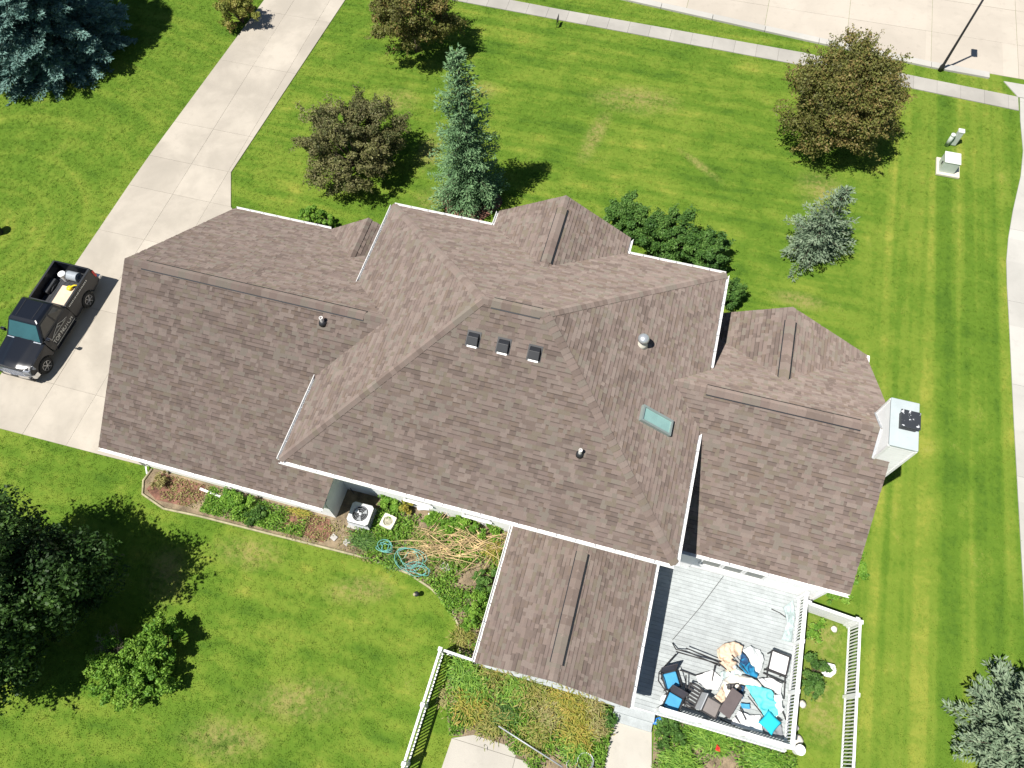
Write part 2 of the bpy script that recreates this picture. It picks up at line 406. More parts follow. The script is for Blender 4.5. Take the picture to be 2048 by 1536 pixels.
# ------------------------------------------------------------------ house
MX1, MY1, MH, MS = 13.454, 11.393, 5.32, .6356          # two-storey block (hip)
GX0, GX1, GY0, GY1, GH, GS = -8.148, 1.061, -.613, 11.436, 2.64, .67   # garage wing
WX1, WY0, WY1, WH, WS = 19.62, 1.219, 10.685, 2.943, .6633             # right wing
PX0, PX1, PY0, PH, PS = 8.027, 13.157, -4.202, 2.75, .5663             # back porch
FX0, FX1, FY, FS = 4.275, 9.595, 12.157, .6255                         # front gable of the main block
CX0, CX1, CY, CS = 12.599, 19.641, 10.754, .5860                       # cross gable of right wing
SX0, SX1, SY, SS = -3.5, .84, 11.37, .672                               # small gable over the side entry
MR = MH+MS*MY1/2; GYM = (GY0+GY1)/2; GR = GH+GS*(GY1-GY0)/2; WYM = (WY0+WY1)/2; WR = WH+WS*(WY1-WY0)/2
PXM = (PX0+PX1)/2; PR = PH+PS*(PX1-PX0)/2; FXM = (FX0+FX1)/2; FR = MH+FS*(FX1-FX0)/2
CXM = (CX0+CX1)/2; CR = WH+CS*(CX1-CX0)/2; SXM = (SX0+SX1)/2; SR = GH+SS*(SX1-SX0)/2
house = thing('house', (6, 5, 0), 'large white house with brown shingle roofs, wings, porch gable and chimney', 'house')

FYB = MY1-(FR-MH)/MS; CYB = WY1-(CR-WH)/WS; SYB = GY1-(SR-GH)/GS
MJ = MY1/2
GJ = (GR-MH)/MS+.15; WJ = MX1-(WR-MH)/MS-.15
ROOFS = {}
def plane(key, pts, eave):  ROOFS.setdefault(key, []).append((pts, eave))
plane('main', [(0,0,MH),(MX1,0,MH),(MX1-MJ,MJ,MR),(MJ,MJ,MR)], (1,0,0))
plane('main', [(MX1,0,MH),(MX1,MY1,MH),(MX1-MJ,MJ,MR)], (0,1,0))
plane('main', [(MX1,MY1,MH),(0,MY1,MH),(MJ,MJ,MR),(MX1-MJ,MJ,MR)], (-1,0,0))
plane('main', [(0,MY1,MH),(0,0,MH),(MJ,MJ,MR)], (0,-1,0))
plane('front', [(FX0,FY,MH),(FX0,MY1-.02,MH),(FXM,FYB-.03,FR),(FXM,FY,FR)], (0,-1,0))
plane('front', [(FX1,MY1-.02,MH),(FX1,FY,MH),(FXM,FY,FR),(FXM,FYB-.03,FR)], (0,1,0))
plane('garage', [(GX0,GY0,GH),(GX1,GY0,GH),(GJ,GYM,GR),(GX0,GYM,GR)], (1,0,0))
plane('garage', [(.35,GY1,GH),(GX0,GY1,GH),(GX0,GYM,GR),(GJ,GYM,GR)], (-1,0,0))
plane('entry', [(SX0,SY,GH),(SXM,SYB-.03,SR),(SXM,SY,SR)], (0,-1,0))
plane('entry', [(SX1,SY,GH),(SXM,SY,SR),(SXM,SYB-.03,SR)], (0,1,0))
plane('wing', [(13.0,WY0,WH),(WX1,WY0,WH),(WX1,WYM,WR),(WJ,WYM,WR)], (1,0,0))
plane('wing', [(WX1,WY1,WH),(13.0,WY1,WH),(WJ,WYM,WR),(WX1,WYM,WR)], (-1,0,0))
plane('cross', [(CX0,CY,WH),(CX0,WY1,WH),(CXM,CYB-.03,CR),(CXM,CY,CR)], (0,-1,0))
plane('cross', [(CX1,WY1,WH),(CX1,CY,WH),(CXM,CY,CR),(CXM,CYB-.03,CR)], (0,1,0))
plane('porch', [(PX0,.9,PH),(PX0,PY0,PH),(PXM,PY0,PR),(PXM,.9,PR)], (0,-1,0))
plane('porch', [(PX1,PY0,PH),(PX1,.9,PH),(PXM,.9,PR),(PXM,PY0,PR)], (0,1,0))
def hmain(x, y): return MH+MS*min(x, MX1-x, y, MY1-y) if 0 < x < MX1 and 0 < y < MY1 else -9
def hgar(x, y): return GH+GS*min(y-GY0, GY1-y) if GX0 < x < min(GX1, 1) and GY0 < y < GY1 else -9
def hwing(x, y): return WH+WS*min(y-WY0, WY1-y) if 13 < x < WX1 and WY0 < y < WY1 else -9
HF = {'main': hmain, 'garage': hgar, 'wing': hwing}
def hgab(x, y, x0, x1, y1, h, s): return h+s*min(x-x0, x1-x) if x0 < x < x1 and y < y1 and y > 7 else -9
GF = {'front': lambda x, y: hgab(x, y, FX0, FX1, FY, MH, FS), 'cross': lambda x, y: hgab(x, y, CX0, CX1, CY, WH, CS) if y > CYB else -9, 'entry': lambda x, y: hgab(x, y, SX0, SX1, SY, GH, SS) if y > SYB else -9}
COVER = {'main': ['front'], 'front': ['main'], 'garage': ['main', 'entry'], 'entry': ['main', 'garage'], 'wing': ['main', 'cross'], 'cross': ['main', 'wing'], 'porch': ['main']}
ALLH = {**HF, **GF}

def clip_poly(poly, cpoly):
    """clip plan poly by convex ccw polygon (2-D)"""
    n = len(cpoly)
    for i in range(n):
        a, b = cpoly[i], cpoly[(i+1) % n]
        poly = clip_half(poly, (b[1]-a[1]), -(b[0]-a[0]), (b[1]-a[1])*a[0]-(b[0]-a[0])*a[1])
        if len(poly) < 3: return []
    return poly
SHN = []     # every shingle: (key, verts, faces, uv per loop, tint, projected area)
EXPO = .146
roof_obj = {}
for key, pls in ROOFS.items():
    rb = MB()
    for pts, eave in pls:
        pts = [Vector(p) for p in pts]; ux = Vector(eave); O = pts[0]
        nrm = (pts[1]-pts[0]).cross(pts[2]-pts[0]).normalized()
        if nrm.z < 0: nrm = -nrm
        vy = nrm.cross(ux).normalized()
        if vy.z < 0: vy = -vy; ux = -ux
        loc = [((p-O).dot(ux), (p-O).dot(vy)) for p in pts]
        ar = sum(loc[i][0]*loc[(i+1) % len(loc)][1]-loc[(i+1) % len(loc)][0]*loc[i][1] for i in range(len(loc)))
        if ar < 0: loc = loc[::-1]
        # roof deck slab
        top = [p-nrm*.004 for p in pts]; bot = [p-nrm*.06 for p in pts]; k = len(pts)
        rb.raw(top+bot, [tuple(range(k)), tuple(reversed(range(k, 2*k)))]+[(i, i+k, (i+1) % k+k, (i+1) % k) for i in range(k)])
        umin, umax = min(p[0] for p in loc), max(p[0] for p in loc); vmax = max(p[1] for p in loc)
        row = 0; v = -.03
        cl = [(p[0], p[1]) for p in loc]
        # let the first course and rakes overhang a little
        cx_ = sum(p[0] for p in cl)/len(cl); cy_ = sum(p[1] for p in cl)/len(cl)
        cl2 = [(p[0]+(.03 if p[0] > cx_ else -.03), p[1]-(.03 if p[1] < .2 else 0)) for p in cl]
        while v < vmax:
            u = umin-.3-random.uniform(0, .3)
            while u < umax:
                wd = random.choice((.10, .13, .16, .19, .22, .26, .32)); th = random.choice((.006, .008, .014, .017))
                q = clip_poly([(u, v), (u+wd, v), (u+wd, v+EXPO+.012), (u, v+EXPO+.012)], cl2)
                u += wd
                if len(q) < 3: continue
                cu = sum(p[0] for p in q)/len(q); cv = sum(p[1] for p in q)/len(q)
                c = O+ux*cu+vy*cv
                if any(ALLH[kk](c.x, c.y) > c.z+.06 for kk in COVER[key] if kk != 'main'): continue
                if 'main' in COVER[key] and hmain(c.x, c.y) > c.z+.06 and (c.z > MH-.02 or (.7 < c.x < 12.8 and 1.1 < c.y < 10.7)): continue
                tv = []
                for p in q: tv.append(O+ux*p[0]+vy*p[1]+nrm*(.004+th*(1-(p[1]-v)/EXPO*.9)))
                bv = [O+ux*p[0]+vy*p[1]-nrm*.001 for p in q]; k = len(q)
                fs = [tuple(range(k))]+[(i, i+k, (i+1) % k+k, (i+1) % k) for i in range(k)]
                if th > .01: tint = random.choice((.2, .3, .42, .45, .62, .72, .85, .95))
                else: tint = random.choice((.05, .15, .15, .25, .35, .52, .85, .66))
                tint = (tint+.22*math.sin(c.x*1.9+c.z*2.3+row*.7)*math.sin(c.y*2.1-c.z*1.7)+random.uniform(-.04, .04)); tint = min(.99, max(.0, tint))
                s_ = [(p[1]-v)/EXPO for p in q]
                uvs = []
                for f in fs:
                    for i in f: uvs.append((.5, s_[i] if (i < k and len(f) == k and f == fs[0]) else 0.0))
                pa = [PX(x) for x in tv]
                area = abs(sum(pa[i][0]*pa[(i+1) % k][1]-pa[(i+1) % k][0]*pa[i][1] for i in range(k)))/2
                SHN.append((key, tv+bv, fs, uvs, tint, area))
            v += EXPO; row += 1
    roof_obj[key] = rb.build('roof', UNDER, house)
order = sorted(range(len(SHN)), key=lambda i: -SHN[i][5]); big = set(order[:300])
rest = {}
for i, (key, vs_, fs_, uv_, ti, ar) in enumerate(SHN):
    if i in big:
        b = MB(); b.raw(vs_, fs_, ti); b.uv = list(uv_); b.build('shingle', SHING, roof_obj[key])
    else:
        b = rest.setdefault(key, MB()); b.uv = b.uv or []; b.raw(vs_, fs_, ti); b.uv += uv_
allrest = MB(); allrest.uv = []
for b in rest.values():
    n = len(allrest.v); allrest.v += b.v; allrest.f += [tuple(n+i for i in f) for f in b.f]; allrest.t += b.t; allrest.m += b.m; allrest.uv += b.uv
tag(allrest.build('shingles', SHING, house), kind='stuff')

# hip and ridge caps: short bent shingles lapped up the line
def caps(a, b, n1, n2, parent, first=.0, wid=.15, step=.19):
    a, b = Vector(a), Vector(b); d = (b-a).normalized(); L = (b-a).length; n1, n2 = Vector(n1).normalized(), Vector(n2).normalized()
    s1 = d.cross(n1); s2 = d.cross(n2)
    if s1.dot(n2) < 0: s1 = -s1
    if s2.dot(n1) < 0: s2 = -s2
    # s1 should point down slope 1 (away from slope 2)
    if s1.z > 0: s1 = -s1
    if s2.z > 0: s2 = -s2
    m = MB(); m.uv = []; x = first; up = (n1+n2).normalized()
    while x < L-.02:
        e = min(L, x+step+.05); lo, hi = .034, .016
        ti = min(.99, max(0, random.choice((.3, .45, .62, .72, .72, .85, .95))+random.uniform(-.04, .04)))
        A, B = a+d*x, a+d*e
        t0, t1 = A+up*(lo+.02), B+up*(hi+.02)
        L0, L1 = A+s1*wid+n1*lo, B+s1*wid+n1*hi
        R0, R1 = A+s2*wid+n2*lo, B+s2*wid+n2*hi
        m.raw([t0, t1, L0, L1, R0, R1, L0-n1*.03, L1-n1*.025, R0-n2*.03, R1-n2*.025], [(0,1,3,2),(0,4,5,1),(2,3,7,6),(4,8,9,5),(0,2,6,8,4)], ti)
        m.uv += [(.5, .2)]*(4+4+4+4+5); x += step
    return m.build('ridge_cap', SHING, parent)
nB, nF, nL, nR = (0,-MS,1), (0,MS,1), (-MS,0,1), (MS,0,1)
R_ = roof_obj
caps((0,0,MH), (MJ,MJ,MR), nB, nL, R_['main']); caps((MX1,0,MH), (MX1-MJ,MJ,MR), nB, nR, R_['main'])
caps((0,MY1,MH), (MJ,MJ,MR), nF, nL, R_['main']); caps((MX1,MY1,MH), (MX1-MJ,MJ,MR), nF, nR, R_['main'])
caps((MJ,MJ,MR), (MX1-MJ,MJ,MR), nB, nF, R_['main'])
caps((FXM,FY,FR), (FXM,FYB,FR), (-FS,0,1), (FS,0,1), R_['front'])
caps((GX0,GYM,GR), (GJ-.15,GYM,GR), (0,-GS,1), (0,GS,1), R_['garage'])
caps((WX1,WYM,WR), (WJ+.15,WYM,WR), (0,-WS,1), (0,WS,1), R_['wing'])
caps((CXM,CY,CR), (CXM,CYB,CR), (-CS,0,1), (CS,0,1), R_['cross'])
caps((SXM,SY,SR), (SXM,SYB,SR), (-SS,0,1), (SS,0,1), R_['entry'])
caps((PXM,PY0,PR), (PXM,.8,PR), (-PS,0,1), (PS,0,1), R_['porch'])
def ridge_vent(a, b, n1, n2, parent, wid=.19):
    a, b = Vector(a), Vector(b); d = (b-a).normalized(); n1, n2 = Vector(n1).normalized(), Vector(n2).normalized()
    s1, s2 = d.cross(n1), d.cross(n2)
    if s1.z > 0: s1 = -s1
    if s2.z > 0: s2 = -s2
    up = (n1+n2).normalized(); h = .03
    L = (b-a).length; n = max(1, int(L/.3)); core = MB(); top = MB(); top.uv = []
    core.raw([a+up*.028, b+up*.028, a+s1*(wid-.012)+n1*h*.95, b+s1*(wid-.012)+n1*h*.95, a+s2*(wid-.012)+n2*h*.95, b+s2*(wid-.012)+n2*h*.95, a+s1*(wid+.045)+n1*.022, b+s1*(wid+.045)+n1*.022, a+s2*(wid+.095)+n2*.020, b+s2*(wid+.095)+n2*.020],
             [(0,1,3,2),(0,4,5,1),(2,3,7,6),(4,8,9,5),(0,2,6,8,4),(1,5,9,7,3)])
    for i in range(n):
        A, B = a+d*(L*i/n), a+d*(L*(i+1)/n); ti = random.choice((.3, .45, .62, .72, .85))+random.uniform(-.04, .04)
        o = h+.012; e = .0
        top.raw([A+up*(o+.012), B+up*(o+.004), A+s1*(wid+e)+n1*o, B+s1*(wid+e)+n1*(o-.006), A+s2*(wid+e)+n2*o, B+s2*(wid+e)+n2*(o-.006), A+s1*wid+n1*(o-.012), B+s1*wid+n1*(o-.012), A+s2*wid+n2*(o-.012), B+s2*wid+n2*(o-.012)],
                [(0,1,3,2),(0,4,5,1),(2,3,7,6),(4,8,9,5)], ti); top.uv += [(.5, .2)]*16
    v = core.build('ridge_vent', BLACKP, parent); top.build('vent_cap', SHING, v)
ridge_vent((-7.45, GYM, GR), (1.30, GYM, GR), (0,-GS,1), (0,GS,1), R_['garage'])
ridge_vent((6.0, MJ, MR), (7.6, MJ, MR), nB, nF, R_['main'])
ridge_vent((13.4, WYM, WR), (18.5, WYM, WR), (0,-WS,1), (0,WS,1), R_['wing'])
ridge_vent((CXM, 10.2, CR), (CXM, 7.7, CR), (-CS,0,1), (CS,0,1), R_['cross'])
ridge_vent((PXM, -3.7, PR), (PXM, -.1, PR), (-PS,0,1), (PS,0,1), R_['porch'])
ridge_vent((FXM, 11.6, FR), (FXM, 9.05, FR), (-FS,0,1), (FS,0,1), R_['front'])

# walls with lapped siding
def wall(a, b, z0, z1, out, parent=house, step=.19):
    m = MB(); ox, oy = out; z = z0; n = max(1, round((z1-z0)/step)); st_ = (z1-z0)/n
    for i in range(n):
        za, zb = z0+i*st_, z0+(i+1)*st_
        A0, B0 = (a[0]+ox*.018, a[1]+oy*.018, za), (b[0]+ox*.018, b[1]+oy*.018, za)
        A1, B1 = (a[0], a[1], zb), (b[0], b[1], zb)
        m.face([A0, B0, B1, A1]); m.face([(a[0], a[1], za), (b[0], b[1], za), B0, A0])
    return m.build('wall', SIDING, parent)
def rect_walls(x0, x1, y0, y1, z1):
    wall((x0,y0), (x1,y0), 0, z1, (0,-1)); wall((x1,y0), (x1,y1), 0, z1, (1,0)); wall((x1,y1), (x0,y1), 0, z1, (0,1)); wall((x0,y1), (x0,y0), 0, z1, (-1,0))
rect_walls(.55, 12.9, 1.0, 10.85, MH-.05)
rect_walls(-7.8, .8, -.26, 11.05, GH-.02)
rect_walls(12.9, 19.3, 1.4, 10.35, WH-.02)
rect_walls(4.7, 9.15, 10.8, 11.75, MH-.05)
def gable(pts):
    MB().face(pts).build('gable_wall', SIDING, house)
def tri(axis, c, a, b, h, apex, s):
    m_ = (a+b)/2
    gable([(c,a,h),(c,b,h),(c,m_,apex)] if axis == 'x' else [(a,c,h),(b,c,h),(m_,c,apex)])
tri('x', -7.8, GY0+.3, GY1-.3, GH-.05, GR-.25, GS); tri('x', 19.3, WY0+.2, WY1-.3, WH-.05, WR-.25, WS)
tri('y', 11.75, FX0+.3, FX1-.3, MH-.05, FR-.25, FS); tri('y', CY-.32, CX0+.4, CX1-.3, WH-.05, CR-.25, CS)
tri('y', PY0+.25, PX0+.3, PX1-.3, PH-.05, PR-.2, PS); tri('y', SY-.3, SX0+.3, SX1-.3, GH-.05, SR-.2, SS)
# fascia, soffit, gutters, rake boards
def eave(a, b, z, out, depth, gutter=True, parent=house):
    """a,b plan ends of an eave line; out = outward plan unit vector"""
    ox, oy = out; a, b = Vector((*a, z)), Vector((*b, z)); o = Vector((ox, oy, 0)); d = (b-a).normalized()
    m = MB(); m.bar(a-o*.03-Vector((0,0,.13)), b-o*.03-Vector((0,0,.13)), .03, .19); m.build('fascia', WHITE, parent)
    s = MB(); c = (a+b)/2-o*(depth/2+.05)-Vector((0,0,.21)); s.box(c, (abs((b-a).x)+abs(o.x)*depth, abs((b-a).y)+abs(o.y)*depth, .016)); s.build('soffit', WHITE, parent)
    if gutter:
        q = MB(); w_ = .125; z0 = Vector((0,0,-.13)); zt = Vector((0,0,-.022)); th = .012
        pr = [o*-.012+zt, o*-.012+z0, o*(w_*.75)+z0, o*w_+Vector((0,0,-.06)), o*w_+zt, o*(w_+.018)+zt, o*(w_+.018)+Vector((0,0,-.07)), o*(w_*.8)+z0+Vector((0,0,-th)), o*-.012+z0+Vector((0,0,-th))]
        k = len(pr); vs_ = [a+p for p in pr]+[b+p for p in pr]
        q.raw(vs_, [(i, i+1, i+1+k, i+k) for i in range(k-1)]+[tuple(range(k)), tuple(reversed(range(k, 2*k)))])
        g_ = q.build('gutter', WHITE, parent)
        L = (b-a).length; n = int(L/.62); h = MB()
        for i in range(1, n):
            p = a+d*(L*i/n); h.bar(p-o*.05+Vector((0,0,-.012)), p+o*(w_+.012)+Vector((0,0,-.012)), .022, .012)
        if n > 1: tag(h.build('gutter_hanger', GREYM, g_), kind='stuff')
def rake(a, b, parent=house):
    a, b = Vector(a)-Vector((0,0,.12)), Vector(b)-Vector((0,0,.12)); MB().bar(a, b, .03, .18).build('rake_board', WHITE, parent)
eave((0,0), (MX1,0), MH, (0,-1), 1.0); eave((MX1,0), (MX1,4.62), MH, (1,0), .55); eave((MX1,7.28), (MX1,MY1), MH, (1,0), .55)
eave((FX1,MY1), (MX1,MY1), MH, (0,1), .55); eave((0,MY1), (FX0,MY1), MH, (0,1), .55)
eave((0,0), (0,3.32), MH, (-1,0), .55); eave((0,7.45), (0,MY1), MH, (-1,0), .55)
eave((FX0,MY1), (FX0,FY), MH, (-1,0), .45); eave((FX1,MY1), (FX1,FY), MH, (1,0), .45)
eave((GX0,GY0), (GX1,GY0), GH, (0,-1), .35); eave((GX0,GY1), (SX0,GY1), GH, (0,1), .35)
eave((13.55,WY0), (WX1,WY0), WH, (0,-1), .18); eave((CX1,WY1-.2), (CX1,CY), WH, (1,0), .3)
eave((PX0,PY0), (PX0,.9), PH, (-1,0), .3); eave((PX1,PY0), (PX1,.9), PH, (1,0), .3)
for a, b in (((GX0,GY0,GH),(GX0,GYM,GR)), ((GX0,GY1,GH),(GX0,GYM,GR)), ((GX1,GY0,GH),(GX1,1.0,GH+GS*1.61)), ((WX1,WY0,WH),(WX1,WYM,WR)), ((WX1,WY1,WH),(WX1,WYM,WR)),
             ((PX0,PY0,PH),(PXM,PY0,PR)), ((PX1,PY0,PH),(PXM,PY0,PR)), ((FX0,FY,MH),(FXM,FY,FR)), ((FX1,FY,MH),(FXM,FY,FR)), ((CX0+.6,CY,WH+.35),(CXM,CY,CR)), ((CX1,CY,WH),(CXM,CY,CR)), ((SX0,SY,GH),(SXM,SY,SR))): rake(a, b)
MB().box((CX1+.05, CY-.03, WH-.09), (.17, .12, .14)).build('gutter_end', WHITE, house)
# downspouts
def spout(pts): MB().tube(pts, .045, 4).build('downspout', WHITE, house)
spout([(-7.6,-.66,GH-.12), (-7.6,-.36,GH-.45), (-7.6,-.33,.2), (-7.45,-.6,.06)])
spout([(12.6,-.05,MH-.12), (12.6,.9,MH-.6), (12.6,.93,.6)]); spout([(19.1,1.17,WH-.12), (19.1,1.34,WH-.35), (19.1,1.34,.1)]); spout([(PX0-.05,-4.0,PH-.1), (PX0+.2,-3.9,PH-.4), (PX0+.25,-3.9,.1)])
MB().bar((-5.0,-.62,.09), (-4.0,-.72,.09), .09, .07).build('downspout', WHITE, house)
# porch posts and floor
pp = MB()
for x, y in ((8.35,-3.9),(12.85,-3.9),(8.35,-1.6)): MB().box((x,y,1.35), (.14,.14,2.7)).build('porch_post', WHITE, house)
MB().box((10.6,-1.55,.22), (5.0,5.1,.44)).build('porch_floor', DECKM, house)
# windows of the right wing towards the deck, back windows, garage doors, front door
PANE = mat('grey_reflection_glass', (.17,.18,.165), .35, .08, spec=.3)  # no curtains: the grey of the reflecting glass is put into its colour
def window(x0, x1, z0, z1, y, out=-1, pane=PANE, sill=True):
    f = MB(); t_ = .07 if sill else .05
    for c, s_ in (((x0+x1)/2, z0), ((x0+x1)/2, z1)): f.box((c, y+out*.03, s_), (x1-x0+2*t_, .07, t_))
    for c in (x0, x1): f.box((c, y+out*.03, (z0+z1)/2), (t_, .066, z1-z0-t_))
    o = f.build('window', WHITE, house); MB().box(((x0+x1)/2, y+out*.03, (z0+z1)/2), (x1-x0-.04, .02, z1-z0-.04)).build('pane', pane, o)
    if sill: MB().box(((x0+x1)/2, y+out*.06, z0-.06), (x1-x0+.2, .12, .04)).build('sill', WHITE, o)
for x in (15.2, 15.98, 16.76): window(x-.34, x+.34, 1.36, 2.5, 1.4, sill=False)
for x, z0, z1 in ((4.0,.9,2.2),(6.4,.9,2.2)): window(x-.5, x+.5, z0, z1, 1.0, -1, GLASS)
for x in (2.2, 11.6): window(x-.6, x+.6, 3.2, 4.6, 10.85, 1, GLASS)
window(6.2, 7.6, 3.3, 4.7, 11.75, 1, GLASS); window(15.4, 17.0, .9, 2.2, 10.43, 1, GLASS)
for y in (2.4, 7.6):
    d_ = MB()
    for k in range(4): d_.box((-7.83, y, .3+k*.56), (.05, 2.7, .52))
    d_.build('garage_door', WHITE, house)
MB().box((14.2, 1.37, 1.5), (.85, .06, 2.0)).build('door', WHITE, house)
# chimney on the gable end
chm = MB(); x0_, x1_, y0_, y1_ = 19.14, 19.97, 5.121, 6.781
for (a_, b_, o_) in (((x0_,y0_),(x1_,y0_),(0,-1)), ((x1_,y0_),(x1_,y1_),(1,0)), ((x1_,y1_),(x0_,y1_),(0,1)), ((x0_,y1_),(x0_,y0_),(-1,0))):
    for k in range(44):
        za, zb = k*.152, (k+1)*.152
        chm.face([(a_[0]+o_[0]*.016, a_[1]+o_[1]*.016, za), (b_[0]+o_[0]*.016, b_[1]+o_[1]*.016, za), (b_[0], b_[1], zb), (a_[0], a_[1], zb)])
        chm.face([(a_[0], a_[1], za), (b_[0], b_[1], za), (b_[0]+o_[0]*.016, b_[1]+o_[1]*.016, za), (a_[0]+o_[0]*.016, a_[1]+o_[1]*.016, za)])
ch = chm.build('chimney', SIDING, house)
for x_, y_ in ((x0_,y0_),(x1_,y0_),(x1_,y1_),(x0_,y1_)): MB().box((x_, y_, 3.34), (.07, .07, 6.66)).build('corner_board', WHITE, ch)
for ya, yb in ((y0_-.02, WYM), (WYM, y1_+.02)): MB().bar((x0_-.04, ya, WH+WS*min(ya-WY0, WY1-ya)+.03), (x0_-.04, yb, WH+WS*min(yb-WY0, WY1-yb)+.03), .07, .02).build('flashing', GREYM, ch)
MB().box((19.555, 5.951, 6.72), (.89, 1.72, .08)).build('chimney_cap', mat('chimney_cap_metal', (.40,.455,.465), .6, .05), ch, bevel=.02)
fl = MB().box((19.62, 6.0, 6.84), (.50, .54, .16)).build('flue', BLACKM, ch)
def spotted():
    m, t, b = nmat('stained_black_steel'); n = noise(t, pos(t), 7.5, 3, .6)
    c = mix(t, mrange(t, n, .58, .62), (.03, .034, .04), (.62, .64, .66)); t.links.new(c, b.inputs['Base Color']); b.inputs['Roughness'].default_value = .5; return m
SPOT = spotted()
MB().box((19.63, 6.01, 7.0), (.60, .62, .05)).build('flue_cap', SPOT, ch, bevel=.012)
for dx in (-.2, .2):
    for dy in (-.2, .2): MB().box((19.63+dx, 6.01+dy, 6.95), (.03, .03, .08)).build('cap_leg', BLACKM, ch)
# roof fittings
ang = math.atan(MS)
def slope_mat(kind):
    return {'back': Matrix.Rotation(ang, 3, 'X'), 'right': Matrix.Rotation(ang, 3, 'Y')}[kind]
for x in (5.66, 6.66, 7.68):
    y = 4.6; z = MH+MS*y; RM = slope_mat('back'); c = Vector((x, y, z)); nn = RM @ Vector((0,0,1))
    f = MB().box(c+nn*.02, (.46,.52,.012), mat=RM).build('box_vent', BLACKP, R_['main'])
    h = MB(); pr = [(-.18,-.20,.0),(.18,-.20,.0),(.18,.2,.0),(-.18,.2,.0),(-.18,-.20,.14),(.18,-.20,.14),(.17,.07,.17),(-.17,.07,.17),(-.17,.2,.05),(.17,.2,.05)]
    h.raw([c+RM @ Vector(p) for p in pr], [(0,1,5,4),(4,5,6,7),(7,6,9,8),(8,9,2,3),(1,2,9,6,5),(0,4,7,8,3)]); h.build('vent_hood', BLACKP, R_['main'], bevel=.01)
    MB().box(c+RM @ Vector((0,-.25,.035)), (.32,.06,.012), mat=RM).build('vent_flashing', WHITE, R_['main'])
WPIPE = mat('white_pipe', (.72,.70,.68), .5, .06)
def pipe(x, y, z, h, r=.055, parent=None):
    MB().lathe([(r*2.4,-.05),(r*1.9,.06),(r*1.15,.12)], (x,y,z), 14).build('pipe_boot', BLACKP, parent, smooth=True)
    MB().lathe([(r,-.1),(r,h),(r*.72,h),(r*.72,h-.1)], (x,y,z), 14).build('vent_pipe', WPIPE, parent)
pipe(9.79, 2.25, MH+MS*2.25, .34, .06, R_['main']); pipe(-.16, 4.91, GH+GS*(4.91-GY0), .32, .07, R_['garage'])
x, y = 10.92, 6.58; z = MH+MS*(MX1-x)
MB().lathe([(.2,-.12),(.17,.10),(.13,.16),(.13,.30)], (x,y,z), 18).build('flue_pipe', mat('cream_metal',(.60,.58,.50),.5,.05), R_['main'], smooth=True)
MB().lathe([(.12,.30),(.19,.32),(.19,.40),(.15,.47),(.06,.51),(.01,.515)], (x,y,z), 18).build('flue_hood', mat('galvanised', (.55,.58,.60), .35, .12, metallic=.6), R_['main'], smooth=True)
RM = slope_mat('right'); c = Vector((11.885, 4.19, MH+MS*(MX1-11.885))); L_, W_ = 1.28, .5
sk = MB(); FRM = mat('skylight_frame', (.30,.36,.34), .4, .05, metallic=.3)
for cx_, cy_, sx_, sy_ in ((0,-W_/2,L_,.07),(0,W_/2,L_,.07),(-L_/2+.035,0,.07,W_-.07),(L_/2-.035,0,.07,W_-.07)): sk.box(c+RM @ Vector((cx_,cy_,.07)), (sx_,sy_,.16), mat=RM)
sko = sk.build('skylight', FRM, R_['main'])
MB().box(c+RM @ Vector((0,0,.10)), (L_-.12,W_-.05,.012), mat=RM).build('pane', mat('skylight_glass',(.25,.42,.39),.06,.06,spec=.9), sko)

# ------------------------------------------------------------------ vegetation
def leaf_mat(name, cols, rough=.55, trans=.25):
    """cols: dark .. light, picked per leaf by its tint"""
    m, t, b = nmat(name); a = N(t, 'ShaderNodeAttribute', attribute_name='tint')
    r = N(t, 'ShaderNodeValToRGB'); cr = r.color_ramp
    cr.elements[0].color = (*cols[0], 1); cr.elements[1].color = (*cols[-1], 1)
    for i in range(1, len(cols)-1): e = cr.elements.new(i/(len(cols)-1)); e.color = (*cols[i], 1)
    t.links.new(a.outputs['Fac'], r.inputs[0]); t.links.new(r.outputs[0], b.inputs['Base Color'])
    b.inputs['Roughness'].default_value = rough; b.inputs['Specular IOR Level'].default_value = .25
    tr = N(t, 'ShaderNodeBsdfTranslucent'); t.links.new(r.outputs[0], tr.inputs[0])
    mx = N(t, 'ShaderNodeMixShader'); mx.inputs[0].default_value = trans
    t.links.new(b.outputs[0], mx.inputs[1]); t.links.new(tr.outputs[0], mx.inputs[2]); t.links.new(mx.outputs[0], t.nodes['Material Output'].inputs[0])
    return m
BARK = mat('bark', (.10, .075, .055), .9, .3, 4, 40, .8)
TWIG = mat('dead_twig', (.26, .22, .18), .9, .25)
L_CRAB = leaf_mat('crabapple_leaf', [(.065,.068,.022), (.12,.115,.032), (.165,.19,.045), (.215,.15,.055), (.32,.30,.10)])
L_CRAB2 = leaf_mat('crabapple_dark_leaf', [(.06,.072,.026), (.11,.13,.042), (.155,.14,.065), (.20,.21,.07), (.30,.29,.13)])
L_GREEN = leaf_mat('shrub_leaf', [(0.0359, 0.0862, 0.0201), (0.0646, 0.151, 0.0287), (0.1006, 0.2084, 0.0403), (0.1581, 0.2731, 0.0646)])
L_DARK = leaf_mat('maple_leaf', [(0.0162, 0.0405, 0.0108), (0.027, 0.0648, 0.0135), (0.0432, 0.0972, 0.0189), (0.1013, 0.189, 0.0405)])
L_LIGHT = leaf_mat('light_leaf', [(0.0702, 0.1755, 0.0211), (0.1317, 0.2808, 0.0316), (0.193, 0.351, 0.0439), (0.2808, 0.4388, 0.0702)])
L_YEL = leaf_mat('yellow_leaf', [(.16,.19,.03), (.26,.28,.04), (.38,.34,.06), (.42,.30,.07)])
